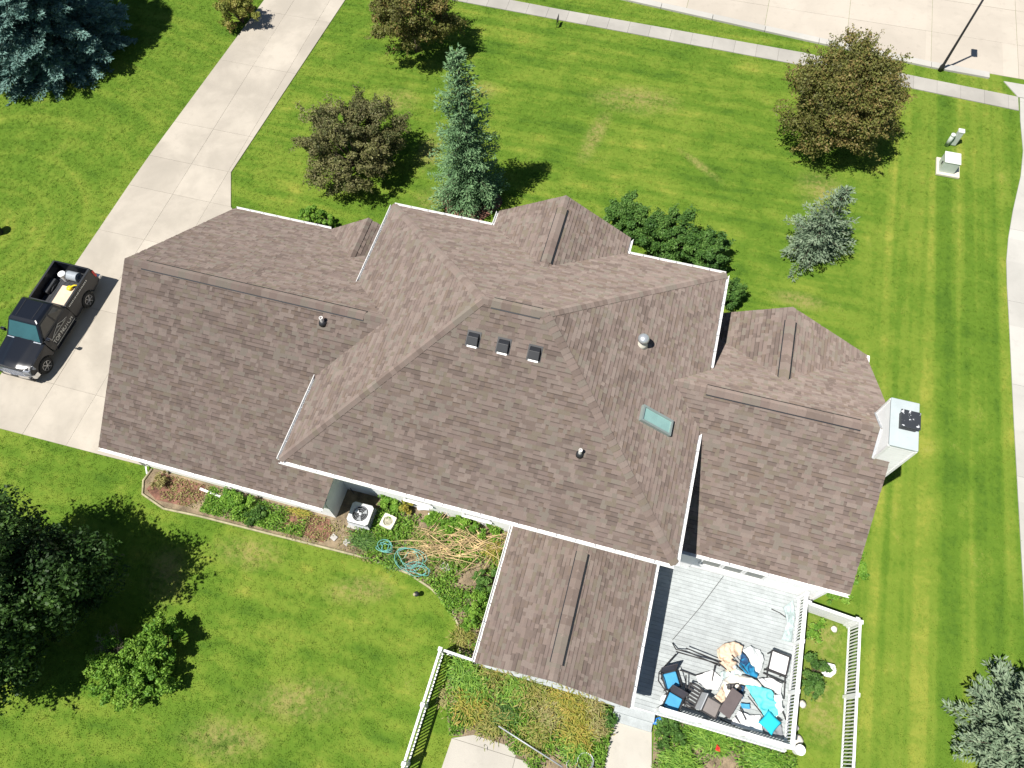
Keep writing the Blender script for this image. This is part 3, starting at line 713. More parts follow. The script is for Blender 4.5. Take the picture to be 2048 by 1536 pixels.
L_STRAW = leaf_mat('straw_leaf', [(0.22, 0.1866, 0.0704), (0.308, 0.2682, 0.1056), (0.363, 0.3381, 0.1408), (0.242, 0.2798, 0.0704)])
L_OLIVE = leaf_mat('olive_leaf', [(.12,.15,.03), (.21,.24,.045), (.31,.30,.07), (.36,.29,.10)])
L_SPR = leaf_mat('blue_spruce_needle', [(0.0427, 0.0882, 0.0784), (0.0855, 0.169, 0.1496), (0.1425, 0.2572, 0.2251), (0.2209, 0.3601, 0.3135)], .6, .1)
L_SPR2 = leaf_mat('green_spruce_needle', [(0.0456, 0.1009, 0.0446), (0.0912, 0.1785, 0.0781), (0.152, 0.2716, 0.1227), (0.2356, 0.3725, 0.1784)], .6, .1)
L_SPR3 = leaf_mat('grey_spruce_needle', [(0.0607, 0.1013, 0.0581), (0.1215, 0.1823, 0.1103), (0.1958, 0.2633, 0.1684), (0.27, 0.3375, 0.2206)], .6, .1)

def quads_obj(name, C, Ld, Wd, tint, material, parent, tri=False):
    """C centres (n,3), Ld half-length vectors, Wd half-width vectors -> one diamond leaf each"""
    n = len(C)
    V = np.empty((n, 4, 3)); V[:, 0] = C-Ld; V[:, 1] = C+Wd-Ld*.1; V[:, 2] = C+Ld; V[:, 3] = C-Wd-Ld*.1
    me = bpy.data.meshes.new(name); me.vertices.add(4*n); me.vertices.foreach_set('co', V.ravel())
    me.loops.add(4*n); me.loops.foreach_set('vertex_index', np.arange(4*n, dtype=np.int32))
    me.polygons.add(n); me.polygons.foreach_set('loop_start', np.arange(0, 4*n, 4, dtype=np.int32))
    me.update(calc_edges=True)
    at = me.attributes.new('tint', 'FLOAT', 'FACE'); at.data.foreach_set('value', np.clip(tint, 0, 1).astype(np.float32))
    me.materials.append(material)
    o = bpy.data.objects.new(name, me); COL.objects.link(o); return attach(o, parent)
def unit(a): return a/np.maximum(1e-9, np.linalg.norm(a, axis=-1, keepdims=True))
def leaves(rg, centers, radii, per, size, flat=.5):
    """leaves scattered in clumps; returns C, Ld, Wd"""
    idx = np.repeat(np.arange(len(centers)), per); n = len(idx)
    d = unit(rg.normal(size=(n, 3))); rr = radii[idx][:, None]*rg.uniform(.25, 1.0, (n, 1))**.5
    C = centers[idx]+d*rr*np.array([1, 1, .75])
    nrm = unit(d*.8+rg.normal(size=(n, 3))*.7+np.array([0, 0, flat]))
    t1 = unit(np.cross(nrm, rg.normal(size=(n, 3)))); t2 = np.cross(nrm, t1)
    s = size*rg.uniform(.6, 1.35, (n, 1))
    return C, t1*s, t2*s*.55, idx, d
def tree(name, label, cat, base, hc, rx, rz, material, nclump=70, per=260, size=.055, seed=1, group=None, trunk=True, trunk_r=.14, clump=.24, droop=0.0, ry=None, spiky=0, hollow=.45, lumpy=.16):
    rg = np.random.default_rng(seed); ry = ry or rx
    t = thing(name, (base[0], base[1], 0), label, cat, group)
    d = unit(rg.normal(size=(nclump, 3))); d[:, 2] = np.where(d[:, 2] < -.75, -d[:, 2], d[:, 2])
    lump = 1+lumpy*np.sin(3*np.arctan2(d[:, 1], d[:, 0])+seed)+lumpy*.75*np.sin(5*np.arctan2(d[:, 1], d[:, 0])+2*seed)
    r = (hollow+(1-hollow)*rg.uniform(0, 1, nclump)**.6)*lump
    cen = np.array([base[0], base[1], hc])+d*r[:, None]*np.array([rx, ry, rz])*(1-clump*.5)
    cen[:, 2] = np.maximum(cen[:, 2], .25)
    rad = min(rx, rz)*clump*rg.uniform(.6, 1.3, nclump)
    C, Ld, Wd, idx, dd = leaves(rg, cen, rad, per, size)
    if spiky:      # leafy shoots that stick out of the outline
        ns = spiky; k = rg.integers(0, nclump, ns); dv = unit(d[k]*1.0+rg.normal(size=(ns, 3))*.35+np.array([0, 0, .25])); Lm = rg.uniform(.35, .75, (ns, 1))*min(rx, rz)*.35
        per2 = 26; s = rg.uniform(0, 1, (ns, per2, 1)); P_ = cen[k][:, None, :]+dv[:, None, :]*(rad[k][:, None, None]*.7+s*Lm[:, None, :])+rg.normal(size=(ns, per2, 3))*.055
        P_ = P_.reshape(-1, 3); n2 = len(P_); nr = unit(rg.normal(size=(n2, 3))+np.array([0, 0, .6])); a = unit(np.cross(nr, rg.normal(size=(n2, 3)))); b = np.cross(nr, a); sz = size*rg.uniform(.6, 1.2, (n2, 1))
        C = np.vstack([C, P_]); Ld = np.vstack([Ld, a*sz]); Wd = np.vstack([Wd, b*sz*.55]); idx = np.concatenate([idx, np.repeat(k, per2)])
    keep = C[:, 2] > .03; C, Ld, Wd, idx = C[keep], Ld[keep], Wd[keep], idx[keep]
    ct = rg.uniform(0, 1, nclump)
    tint = ct[idx]*.55+rg.uniform(0, .45, len(C))
    quads_obj('crown', C, Ld, Wd, tint, material, t)
    b = MB(); fork = Vector((base[0], base[1], max(.25, hc-rz*.75)))
    if trunk:
        b.tube([(base[0], base[1], -.05), (base[0]+.03, base[1], fork.z*.5), fork], [trunk_r*1.25, trunk_r, trunk_r*.9], 8)
        b.build('trunk', BARK, t, smooth=True)
    l = MB()
    for k in rg.choice(nclump, min(nclump, 26), replace=False):
        e = Vector(cen[k]); m_ = fork.lerp(e, .5)+Vector((0, 0, -.1*rz)) if droop == 0 else fork.lerp(e, .5)+Vector((0, 0, droop))
        l.tube([fork-Vector((0, 0, .1)), m_, e], [trunk_r*.5, trunk_r*.28, .012], 5)
    l.build('limbs', BARK, t, smooth=True)
    return t
def spruce(name, label, base, H, R, material, seed=1, whorls=26, nb=13, group=None, gapx=.0, taper=.85, needle=.085, lean=(0, 0), per=9, z0=.12, ragged=.15):
    rg = np.random.default_rng(seed); t = thing(name, (base[0], base[1], 0), label, 'tree', group)
    br = MB(); Cs = []; Ls = []; Ws = []; Ts = []
    ax = lambda z: np.array([base[0]+lean[0]*z/H, base[1]+lean[1]*z/H, z])
    br2 = MB().tube([ax(-.05), ax(H*.4), ax(H*.97)], [.035*H*.6, .022*H*.6, .006], 8); br2.build('trunk', BARK, t, smooth=True)
    for i in range(whorls):
        f = (i+rg.uniform(-.25, .25))/whorls; z = z0+f*(H-z0)*.98; L = R*max(.045, (1-f))**taper
        n = max(5, int(nb*(.45+.55*(1-f))))
        a0 = rg.uniform(0, 6.28)
        for k in range(n):
            if rg.uniform() < gapx: continue
            a = a0+2*math.pi*k/n+rg.uniform(-.25, .25); l = L*rg.uniform(1-ragged*2, 1+ragged)
            el = .10+.75*f**1.5   # lower boughs flat, upper ones rising
            dirv = np.array([math.cos(a), math.sin(a), 0]); o = ax(z)
            m = max(3, int(l/.13)); s = np.linspace(.12, 1, m)
            pts = o+dirv*(s*l)[:, None]+np.array([0, 0, 1])*(el*l*s-(.30*(1-f))*l*s*s+.10*l*s**4)[:, None]
            if k % 2 == 0: br.tube([o, pts[m//2], pts[-1]], [.012+.010*l, .010, .004], 4, caps=False)
            side = np.array([-math.sin(a), math.cos(a), 0])
            for j in range(m):
                q = pts[j]; sw = (.14+.24*l*(1-s[j])*.9)*min(1, .55+s[j])      # half width of the flat spray here
                cnt = max(2, int(per*(.45+sw/.3)))
                sd = rg.uniform(-1, 1, cnt)
                C = q+side*(sd*sw)[:, None]+dirv*(np.abs(sd)*sw*.55)[:, None]+np.array([0, 0, 1])*(-np.abs(sd)*sw*.22+rg.normal(size=cnt)*.028)[:, None]
                dv = unit(dirv*.9+side*(sd*.9)[:, None]+np.array([0, 0, .22])+rg.normal(size=(cnt, 3))*.34)
                up = unit(np.array([0, 0, 1.0])+rg.normal(size=(cnt, 3))*.5+dirv*.3); wv = unit(np.cross(dv, up))
                sz = needle*rg.uniform(.65, 1.3, (cnt, 1))
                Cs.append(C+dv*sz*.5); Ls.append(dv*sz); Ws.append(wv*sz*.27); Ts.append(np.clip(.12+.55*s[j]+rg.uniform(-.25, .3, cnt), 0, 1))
    C = np.vstack(Cs); keep = C[:, 2] > .02
    quads_obj('crown', C[keep], np.vstack(Ls)[keep], np.vstack(Ws)[keep], np.concatenate(Ts)[keep], material, t)
    br.build('boughs', BARK, t); return t

def at(u, v, z=0.0): p = U(u, v, z); return (p.x, p.y)
# crab apples with bronze leaves
G1 = 'bronze leaved ornamental trees on the front lawn'
tree('crabapple_tree', 'large round bronze-green tree beside the street lamp and utility boxes', 'tree', at(1688, 195, 2.8), 2.8, 3.15, 2.45, L_CRAB, 230, 240, .06, 15, G1, spiky=240, clump=.2, lumpy=.07)
tree('crabapple_tree', 'dull bronze-green tree between the driveway and the tall slender spruce', 'tree', at(700, 285, 1.8), 1.8, 2.85, 1.75, L_CRAB2, 190, 210, .056, 12, G1, spiky=280, clump=.2, lumpy=.1)
tree('crabapple_tree', 'bronze tree cut by the top edge, behind the tall slender spruce', 'tree', at(822, 18, 2.6), 2.6, 2.5, 2.3, L_CRAB, 150, 230, .06, 13, G1, spiky=180, clump=.2, lumpy=.1)
tree('round_shrub', 'small olive shrub at the far left edge of the driveway', 'shrub', at(474, 14, 1.0), 1.0, 1.25, 1.0, L_OLIVE, 50, 260, .055, 14, spiky=80, trunk_r=.06)
# spruces
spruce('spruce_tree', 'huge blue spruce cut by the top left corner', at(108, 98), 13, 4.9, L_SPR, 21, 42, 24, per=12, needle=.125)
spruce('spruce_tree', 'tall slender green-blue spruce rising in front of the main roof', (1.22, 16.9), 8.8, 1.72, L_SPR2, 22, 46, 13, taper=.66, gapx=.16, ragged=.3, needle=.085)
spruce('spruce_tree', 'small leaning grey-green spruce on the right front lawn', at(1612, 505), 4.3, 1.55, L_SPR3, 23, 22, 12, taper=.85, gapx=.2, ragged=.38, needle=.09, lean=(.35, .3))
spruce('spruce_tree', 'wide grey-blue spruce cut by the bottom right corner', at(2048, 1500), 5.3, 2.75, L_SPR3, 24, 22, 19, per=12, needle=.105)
# big dark tree at the left and the light shrub in front of it
tree('maple_tree', 'large dark green tree at the left edge of the back lawn', 'tree', at(72, 1228), 3.4, 3.65, 3.1, L_DARK, 330, 320, .078, 31, clump=.23, spiky=160, hollow=.15, trunk_r=.22)
tree('leafy_shrub', 'light green sprawling shrub beside the large dark tree', 'shrub', at(255, 1345, .6), .6, 2.0, .62, L_LIGHT, 150, 120, .055, 32, ry=1.15, trunk=False, clump=.26, hollow=.1, spiky=420, trunk_r=.05)
tree('leafy_shrub', 'light green upright shoot cluster right of the sprawling shrub', 'shrub', at(318, 1282, .9), .9, .8, .95, L_LIGHT, 40, 120, .055, 33, trunk=False, clump=.2, spiky=160, trunk_r=.04)
tw = MB(); o = U(232, 1296, .2)
for k in range(34):
    a = random.uniform(0, 6.28); l = random.uniform(.4, 1.0); p = o+Vector((random.uniform(-.25, .25), random.uniform(-.2, .2), 0)); e = p+Vector((math.cos(a)*l*.6, math.sin(a)*l*.6, l*.8)); m_ = p.lerp(e, .5)+Vector((random.uniform(-.1, .1), random.uniform(-.1, .1), .05))
    tw.tube([p, m_, e], [.014, .010, .004], 4, caps=False)
    for q in range(3): tw.tube([m_.lerp(e, q/3), m_.lerp(e, q/3)+Vector((random.uniform(-.25, .25), random.uniform(-.25, .25), random.uniform(.05, .25)))], [.006, .003], 3, caps=False)
tag(tw.build('dead_branches', TWIG), 'tangle of bare grey branches behind the light green shrub', 'branches')
# shrubs against the front wall
G2 = 'green shrubs along the front wall'
for i, (u, v, r, h, lb) in enumerate(((1255, 435, 1.25, 1.0, 'green shrub next to the front gable, left end of the row'), (1335, 470, 1.45, 1.15, 'largest green shrub in the middle of the front row'), (1415, 500, 1.15, 1.05, 'green shrub at the right front corner of the main roof'), (1458, 585, .62, .7, 'dark green shrub half hidden under the right gutter of the main roof'))):
    tree('front_shrub', lb, 'shrub', at(u, v, h), h, r, h*.95, L_GREEN, 55, 280, .055, 41+i, G2, trunk=False, spiky=80, trunk_r=.05)
tree('hedge', 'low bright green hedge under the garage front gutter', 'hedge', at(632, 432, .5), .5, 1.4, .48, L_LIGHT, 36, 240, .05, 46, ry=.45, trunk=False, trunk_r=.03)

# plants of the beds
def plant(name, label, u, v, r, h, material, seed, per=220, ncl=16, size=.05, ry=None, z=None):
    return tree(name, label, 'plant', at(u, v, h*.5), h*.5, r, h*.5, material, ncl, per, size, seed, 'plants in the back beds', trunk=False, clump=.4, ry=ry, trunk_r=.02, hollow=.2, spiky=ncl)
def tuft(name, label, u, v, r, h, material, seed, n=420, wide=.014, ry=None, group='plants in the back beds'):
    """long arching leaves from one crown"""
    rg = np.random.default_rng(seed); c = at(u, v, h*.4); t = thing(name, (c[0], c[1], 0), label, 'plant', group); ry = ry or r
    a = rg.uniform(0, 6.28, n); l = rg.uniform(.5, 1, n); b0 = np.stack([c[0]+rg.normal(size=n)*r*.33, c[1]+rg.normal(size=n)*ry*.33, np.full(n, .02)], 1)
    dh = np.stack([np.cos(a)*r*.6, np.sin(a)*ry*.6, np.zeros(n)], 1)*l[:, None]
    p1 = b0+dh*.45+np.array([0, 0, 1])*(h*l*.8)[:, None]; p2 = b0+dh+np.array([0, 0, 1])*(h*l*rg.uniform(.45, .85, n))[:, None]
    C = np.vstack([(b0+p1)/2, (p1+p2)/2]); Lv = np.vstack([(p1-b0)/2, (p2-p1)/2*1.15]); sd = unit(np.stack([-np.sin(a), np.cos(a), np.zeros(n)], 1)); W_ = np.vstack([sd, sd])*wide
    quads_obj('leaves', C, Lv, W_, np.tile(rg.uniform(0, 1, n), 2), material, t); return t
plant('leafy_plant', 'dense green plant against the garage back wall', 470, 1003, .95, .75, L_LIGHT, 51, 260, 34, ry=.5)
plant('leafy_plant', 'dark green plant at the lower right of the dense green one', 515, 1028, .5, .5, L_GREEN, 52)
plant('dried_plant', 'grey dried plant at the left end of the long bed', 322, 962, .42, .35, L_STRAW, 53, 160, 12)
tuft('weed_tuft', 'yellow-green weeds along the garage wall corner', 600, 1025, .55, .25, L_YEL, 54, 260, ry=.2)
plant('leafy_plant', 'bright green plant just right of the air conditioner shadow', 778, 1003, .62, .55, L_LIGHT, 55, 220, 18)
plant('leafy_plant', 'yellow-green plant under the middle of the back gutter', 815, 1008, .5, .6, L_YEL, 56, 200, 14)
tuft('weed_tuft', 'green weeds below the air conditioner', 728, 1082, .75, .4, L_GREEN, 57, 520, ry=.45)
tuft('weed_tuft', 'green weeds between the garden hose and the edging', 790, 1120, .5, .3, L_GREEN, 58, 300)
plant('leafy_plant', 'large bright green plant near the porch inner corner', 925, 1040, .85, .6, L_LIGHT, 59, 240, 26, ry=.5)
plant('leafy_plant', 'yellow-green plant touching the porch gutter top', 985, 1062, .5, .5, L_LIGHT, 60, 220, 14)
plant('leafy_plant', 'low bright green plant in the middle of the long wall under the back gutter', 870, 1040, .6, .45, L_LIGHT, 64, 220, 18, ry=.35)
plant('leafy_plant', 'bright green plant below the white scraps in the back bed', 900, 1066, .5, .4, L_LIGHT, 65, 200, 14)
tuft('weed_tuft', 'straw-coloured weeds between the hose and the branch heap', 850, 1090, .7, .35, L_STRAW, 66, 420)
tuft('weed_tuft', 'yellow-green weeds right of the branch heap', 985, 1100, .5, .45, L_YEL, 67, 380)
plant('leafy_plant', 'dense green plant midway along the porch side gutter', 955, 1198, .5, .55, L_LIGHT, 68, 220, 16, ry=.6)
plant('leafy_plant', 'green plant along the upper porch side gutter', 968, 1165, .5, .6, L_GREEN, 61, 240, 18, ry=.75)
plant('leafy_plant', 'bright green plant along the lower porch side gutter', 945, 1230, .42, .5, L_LIGHT, 62, 240, 16, ry=.8)
tuft('weed_tuft', 'yellowish weeds at the porch end of the bed edging', 925, 1275, .5, .35, L_OLIVE, 63, 420)
# dry mixed planting in front of the porch
rgp = np.random.default_rng(99)
PLN = [('yellow-green clump by the left white fence corner', 925, 1345, .75, .6, L_LIGHT), ('olive clump under the porch roof left corner', 990, 1345, .75, .6, L_OLIVE), ('olive grass clump under the porch ridge end', 1060, 1385, .85, .6, L_OLIVE), ('straw-coloured clump in the middle of the dry porch bed', 1100, 1420, .85, .55, L_STRAW), ('lime green clump at the upper middle of the dry porch bed', 1030, 1375, .7, .6, L_LIGHT), ('lime clump beside the left fence shadow', 955, 1375, .6, .6, L_LIGHT), ('yellow-green clump under the porch roof right half', 1125, 1392, .7, .6, L_YEL),
       ('golden clump right of the straw-coloured one', 1150, 1420, .8, .65, L_YEL), ('tan dried clump by the porch right corner', 1185, 1400, .7, .6, L_STRAW), ('yellow clump along the left fence', 940, 1410, .7, .55, L_YEL), ('grey-green grass clump at the patio edge', 985, 1440, .75, .5, L_OLIVE),
       ('deep green grass clump beside the long pole', 1010, 1425, .5, .5, L_GREEN), ('olive clump right of the long pole', 1070, 1470, .75, .5, L_OLIVE), ('golden dried clump above the metal pots', 1150, 1465, .75, .6, L_YEL), ('bright yellow-green clump next to the metal pots', 1150, 1500, .6, .5, L_LIGHT),
       ('straw clump at the left patio corner', 900, 1395, .45, .4, L_STRAW), ('brown dried clump by the concrete path', 1195, 1455, .5, .55, L_STRAW)]
for i, (lb, u, v, r, h, mt) in enumerate(PLN):
    tuft('garden_clump', lb, u, v, r, h, mt, 100+i, 620, .016)
    C0 = at(u, v, h*.4)
plant('leafy_plant', 'green plant between the porch corner and the concrete path', 1218, 1440, .35, .5, L_GREEN, 70, 200, 12)
# beds round the deck
plant('leafy_plant', 'wide green bed plant below the left deck railing', 1345, 1465, .85, .5, L_GREEN, 71, 260, 26, ry=.6)
tuft('garden_clump', 'green strappy clump below the middle of the deck railing', 1420, 1480, .9, .45, L_LIGHT, 72, 700, ry=.6)
tuft('garden_clump', 'green strappy clump cut by the bottom edge below the deck', 1360, 1525, .9, .4, L_LIGHT, 73, 600, ry=.5)
tuft('garden_clump', 'green clump below the right deck corner', 1530, 1520, .8, .45, L_LIGHT, 74, 600, ry=.5)
plant('leafy_plant', 'green plant right of the deck railing, upper part', 1627, 1265, .45, .4, L_LIGHT, 75, 200, 12, ry=.7)
plant('leafy_plant', 'broad dark green plant right of the deck railing beside the white cloth', 1628, 1345, .62, .6, L_GREEN, 76, 300, 26, ry=1.1)
plant('leafy_plant', 'green plant behind the right wing back corner', 1672, 1195, .75, .4, L_LIGHT, 77, 240, 16, ry=.35)
plant('leafy_plant', 'green plant along the right gable wall by the lawn', 1720, 1150, .4, .5, L_LIGHT, 78, 220, 14, ry=.9)

# ------------------------------------------------------------------ deck
DZ = .5; DX0, DX1, DY0, DY1 = 12.95, 18.78, -3.95, 1.38
deck = thing('deck', (15.9, -1.2, 0), 'pale grey board deck with white railing behind the right wing', 'deck')
nbd = 37; bw = (DY1-DY0)/nbd
for i in range(nbd):
    y = DY0+bw*(i+.5); x0 = 13.15 if y > -3.4 else DX0
    MB().box(((x0+DX1)/2, y, DZ-.015+random.uniform(-.002, .002)), (DX1-x0, bw-.008, .03), tint=random.uniform(.2, .8)).build('deck_board', DECKM, deck)
MB().box(((DX0+DX1)/2, (DY0+DY1)/2, DZ-.09), (DX1-DX0-.06, DY1-DY0-.06, .08)).build('joists', mat('deck_joist', (.12,.11,.10), .9), deck)
for c, s_ in ((((DX0+DX1)/2, DY0-.02, .25), (DX1-DX0, .03, .46)), ((DX1+.02, (DY0+DY1)/2, .25), (.03, DY1-DY0, .46))): MB().box(c, s_).build('skirt_board', WHITE, deck)
for k in range(2): MB().box((13.65, DY0-.17-.3*k, .16-.14*k+.08), (1.4, .3, .32-.28*k-.0 if k == 0 else .14)).build('step', DECKM, deck)
def rail_run(root, a, b, z0, h, post_every, picket, gap, toprail=(.09,.04), lower=.1, posts=True, post_w=.1, post_h=None, mat_=VINYL, pk='baluster'):
    a, b = Vector((*a, 0)), Vector((*b, 0)); d = (b-a); L = d.length; d.normalize(); rz = math.atan2(d.y, d.x); up = Vector((0,0,1))
    MB().bar(a+up*(z0+h), b+up*(z0+h), toprail[0], toprail[1]).build('top_rail', mat_, root, bevel=.008)
    MB().bar(a+up*(z0+h-.06), b+up*(z0+h-.06), .045, .07).build('rail', mat_, root); MB().bar(a+up*(z0+lower), b+up*(z0+lower), .05, .07).build('rail', mat_, root)
    me = MB().box((0,0,(h-.06+lower)/2), (picket, picket, h-.12-lower+.05)).mesh(pk, mat_)
    n = int(L/gap); pts_ = [L*k/max(1, round(L/post_every)) for k in range(max(1, round(L/post_every))+1)]
    for i in range(1, n):
        s_ = L*i/n
        if min(abs(s_-q) for q in pts_) < .06: continue
        inst(me, pk, a+d*s_+up*z0, root, rz)
    if posts:
        pm = MB().box((0,0,((post_h or h+.06))/2), (post_w, post_w, post_h or h+.06)).box((0,0,(post_h or h+.06)+.02), (post_w+.03, post_w+.03, .04)).mesh('post', mat_)
        for q in pts_: inst(pm, 'post', a+d*q+up*z0, root, rz)
rail_run(deck, (14.36, -3.86), (18.7, -3.86), DZ, .92, 1.45, .035, .105, toprail=(.14,.04), post_w=.1)
rail_run(deck, (18.7, -3.75), (18.7, 1.25), DZ, .92, 1.67, .035, .105, toprail=(.14,.04), post_w=.1)

# white picket fences
fr = thing('picket_fence', (20.7, -4, 0), 'white picket fence running along the right lawn edge beside the deck', 'fence')
rail_run(fr, (20.72, .84), (20.85, -9.0), 0, 1.12, 2.4, .034, .115, toprail=(.085,.045), post_w=.11, pk='picket')
f2 = thing('picket_fence', (19.8, .95, 0), 'short white fence panel joining the deck corner to the long right fence', 'fence')
rail_run(f2, (18.9, 1.04), (20.6, .90), 0, 1.12, 1.7, .08, .088, toprail=(.085,.045), post_w=.11, pk='picket')
f3 = thing('picket_fence', (6.6, -7, 0), 'white picket fence between the back lawn and the dry porch bed', 'fence')
rail_run(f3, (6.55, -4.0), (6.45, -11.5), 0, 1.12, 2.1, .032, .125, toprail=(.085,.045), post_w=.11, pk='picket')
f4 = thing('picket_fence', (7.3, -4, 0), 'short white fence panel joining the left fence corner to the porch', 'fence')
rail_run(f4, (6.68, -4.0), (8.0, -4.05), 0, 1.12, 1.4, .032, .125, toprail=(.085,.045), posts=False, pk='picket')

# ------------------------------------------------------------------ things on the deck
FURN = mat('dark_furniture', (.035,.033,.034), .5, .15); SLING = mat('taupe_table', (.20,.18,.17), .5, .08); BRN = mat('brown_bench', (.105,.085,.085), .55, .08)
BLUE = mat('blue_cushion', (.06,.30,.52), .85, .08); NAVY = mat('navy_cloth', (.02,.07,.16), .85, .15); TEAL = mat('teal_blue_cloth', (.015,.19,.36), .85, .12)
TURQ = mat('turquoise_cloth', (.14,.62,.66), .85, .08); CYAN = mat('cyan_pillow', (.02,.50,.68), .85, .06); TAN = mat('tan_canvas', (.62,.48,.36), .9, .10); CREAM = mat('cream_canvas', (.72,.68,.60), .9, .06); OFFW = mat('off_white_sheet', (.76,.76,.76), .85, .04)
def dk(u, v, h=0.0): return U(u, v, DZ+h)
def cloth(name, label, cat, px, h, amp, material, seed, n=22, thick=.012, freq=5.0, z=None, edge=.5):
    """crumpled sheet whose outline is px (photo pixels), lying at height h over the deck"""
    from mathutils import noise as mn
    from mathutils.geometry import tessellate_polygon
    zz = DZ+.02 if z is None else z
    P_ = [U(u, v, zz+h) for u, v in px]; xs_ = [p.x for p in P_]; ys_ = [p.y for p in P_]
    x0, x1, y0, y1 = min(xs_), max(xs_), min(ys_), max(ys_); b = bmesh.new()
    poly = [b.verts.new((p.x, p.y, 0)) for p in P_]; b.faces.new(poly)
    for i in range(1, n):
        for co, no in (((x0+(x1-x0)*i/n, 0, 0), (1,0,0)), ((0, y0+(y1-y0)*i/n, 0), (0,1,0))):
            bmesh.ops.bisect_plane(b, geom=b.verts[:]+b.edges[:]+b.faces[:], plane_co=co, plane_no=no)
    sd = Vector((seed*7.3, seed*3.1, 0))
    bd = {v for e in b.edges if e.is_boundary for v in e.verts}
    for v in b.verts:
        p = Vector((v.co.x, v.co.y, 0)); r1 = 1-abs(mn.noise(p*freq*.6+sd))*2; r2 = mn.noise(p*freq*2.1+sd)
        a = amp*(.55*max(0, r1)+.35*(r2+.5))
        if v in bd: a *= edge
        v.co.z = zz+h*(.55+.45*max(0, r1))+a
    top = b.faces[:]
    bmesh.ops.solidify(b, geom=top, thickness=thick)
    me = bpy.data.meshes.new(name); b.to_mesh(me); b.free()
    me.polygons.foreach_set('use_smooth', [True]*len(me.polygons)); me.materials.append(material)
    o = bpy.data.objects.new(name, me); COL.objects.link(o); return tag(o, label, cat)
def local(root, ang):
    """map local (x,y,z) at root location, rotated by ang, into world"""
    ca, sa = math.cos(ang), math.sin(ang); L = root.location
    return lambda x, y, z: Vector((L.x+x*ca-y*sa, L.y+x*sa+y*ca, L.z+z))
def armchair(c, ang, label, cushion=True, tilt=.18):
    t = thing('patio_chair', (c.x, c.y, DZ), label, 'chair', 'patio chairs piled on the deck'); W = local(t, ang); s_ = .28
    for x in (-s_, s_):
        MB().tube([W(x,-.27,0), W(x,-.27,.62), W(x,.05,.64), W(x,.28,.60)], .018, 6).build('arm', FURN, t, smooth=True)
        MB().tube([W(x,.30,0), W(x,.27,.40), W(x,.42,.92)], .018, 6).build('leg', FURN, t, smooth=True)
    MB().raw([W(-s_,-.27,.38), W(s_,-.27,.38), W(s_,.27,.36), W(-s_,.27,.36), W(-s_,-.27,.40), W(s_,-.27,.40), W(s_,.27,.38), W(-s_,.27,.38)], [(0,3,2,1),(4,5,6,7),(0,1,5,4),(1,2,6,5),(2,3,7,6),(3,0,4,7)]).build('seat', FURN, t)
    MB().raw([W(-s_,.27,.40), W(s_,.27,.40), W(s_,.42,.92), W(-s_,.42,.92), W(-s_,.29,.40), W(s_,.29,.40), W(s_,.44,.92), W(-s_,.44,.92)], [(0,1,2,3),(7,6,5,4),(0,4,5,1),(1,5,6,2),(2,6,7,3),(3,7,4,0)]).build('backrest', mat('mesh_sling', (.05,.045,.055), .8, .1), t)
    if cushion:
        q = MB(); k = .25; q.raw([W(-k,-.26,.41), W(k,-.26,.41), W(k,.25,.41), W(-k,.25,.41), W(-k*.96,-.25,.49), W(k*.96,-.25,.49), W(k*.96,.23,.50), W(-k*.96,.23,.50)], [(0,3,2,1),(4,5,6,7),(0,1,5,4),(1,2,6,5),(2,3,7,6),(3,0,4,7)]); q.build('cushion', BLUE, t, bevel=.03)
    return t
armchair(dk(1342, 1360, .45), math.radians(28), 'patio chair with square blue cushion turned at an angle')
armchair(dk(1346, 1404, .45), math.radians(-14), 'patio chair with blue cushion pushed into the railing corner')
# slatted chair lying with its curved back up
c = dk(1385, 1393, .4); t = thing('slatted_chair', (c.x, c.y, DZ), 'black slatted garden chair between the blue chairs and the square table', 'chair'); W = local(t, math.radians(-16))
for k in range(6):
    y = -.30+k*.12; MB().bar(W(-.22,y,.42), W(.18,y,.42), .07, .02).build('slat', FURN, t)
for s_ in (-1, 1): MB().tube([W(-.28,s_*.34,.46), W(0,s_*.40,.50), W(.26,s_*.33,.46)], .028, 6).build('arm', FURN, t, smooth=True)
for x in (-.24, .2): MB().bar(W(x,-.36,.40), W(x,.36,.40), .045, .03).build('rail', FURN, t)
MB().raw([W(.22,-.30,.42), W(.22,.30,.42), W(.34,.30,.78), W(.34,-.30,.78), W(.25,-.30,.42), W(.25,.30,.42), W(.37,.30,.78), W(.37,-.30,.78)], [(0,1,2,3),(7,6,5,4),(0,4,5,1),(1,5,6,2),(2,6,7,3),(3,7,4,0)]).build('backrest', GREYM, t)
for x in (-.2, .18):
    for y in (-.32, .32): MB().bar(W(x,y,0), W(x,y,.42), .04).build('leg', FURN, t)
def ptable(u, v, h, sx, sy, ang, top, label, name='patio_table', cat='table', rim=True):
    c = dk(u, v, h); t = thing(name, (c.x, c.y, DZ), label, cat); W = local(t, ang)
    MB().raw([W(x*sx/2,y*sy/2,h+z) for z in (-.03,0) for x, y in ((-1,-1),(1,-1),(1,1),(-1,1))], [(0,3,2,1),(4,5,6,7),(0,1,5,4),(1,2,6,5),(2,3,7,6),(3,0,4,7)]).build('top', top, t, bevel=.01)
    if rim:
        for (x0,y0,x1,y1) in ((-1,-1,1,-1),(1,-1,1,1),(1,1,-1,1),(-1,1,-1,-1)): MB().bar(W(x0*sx/2,y0*sy/2,h-.005), W(x1*sx/2,y1*sy/2,h-.005), .05, .05).build('frame', FURN, t)
    for x in (-1,1):
        for y in (-1,1): MB().bar(W(x*sx*.45,y*sy*.45,0), W(x*sx*.45,y*sy*.45,h-.03), .035).build('leg', FURN, t)
    return t
ptable(1423, 1415, .55, .5, .52, math.radians(-15), SLING, 'square taupe side table with black frame and umbrella hole')
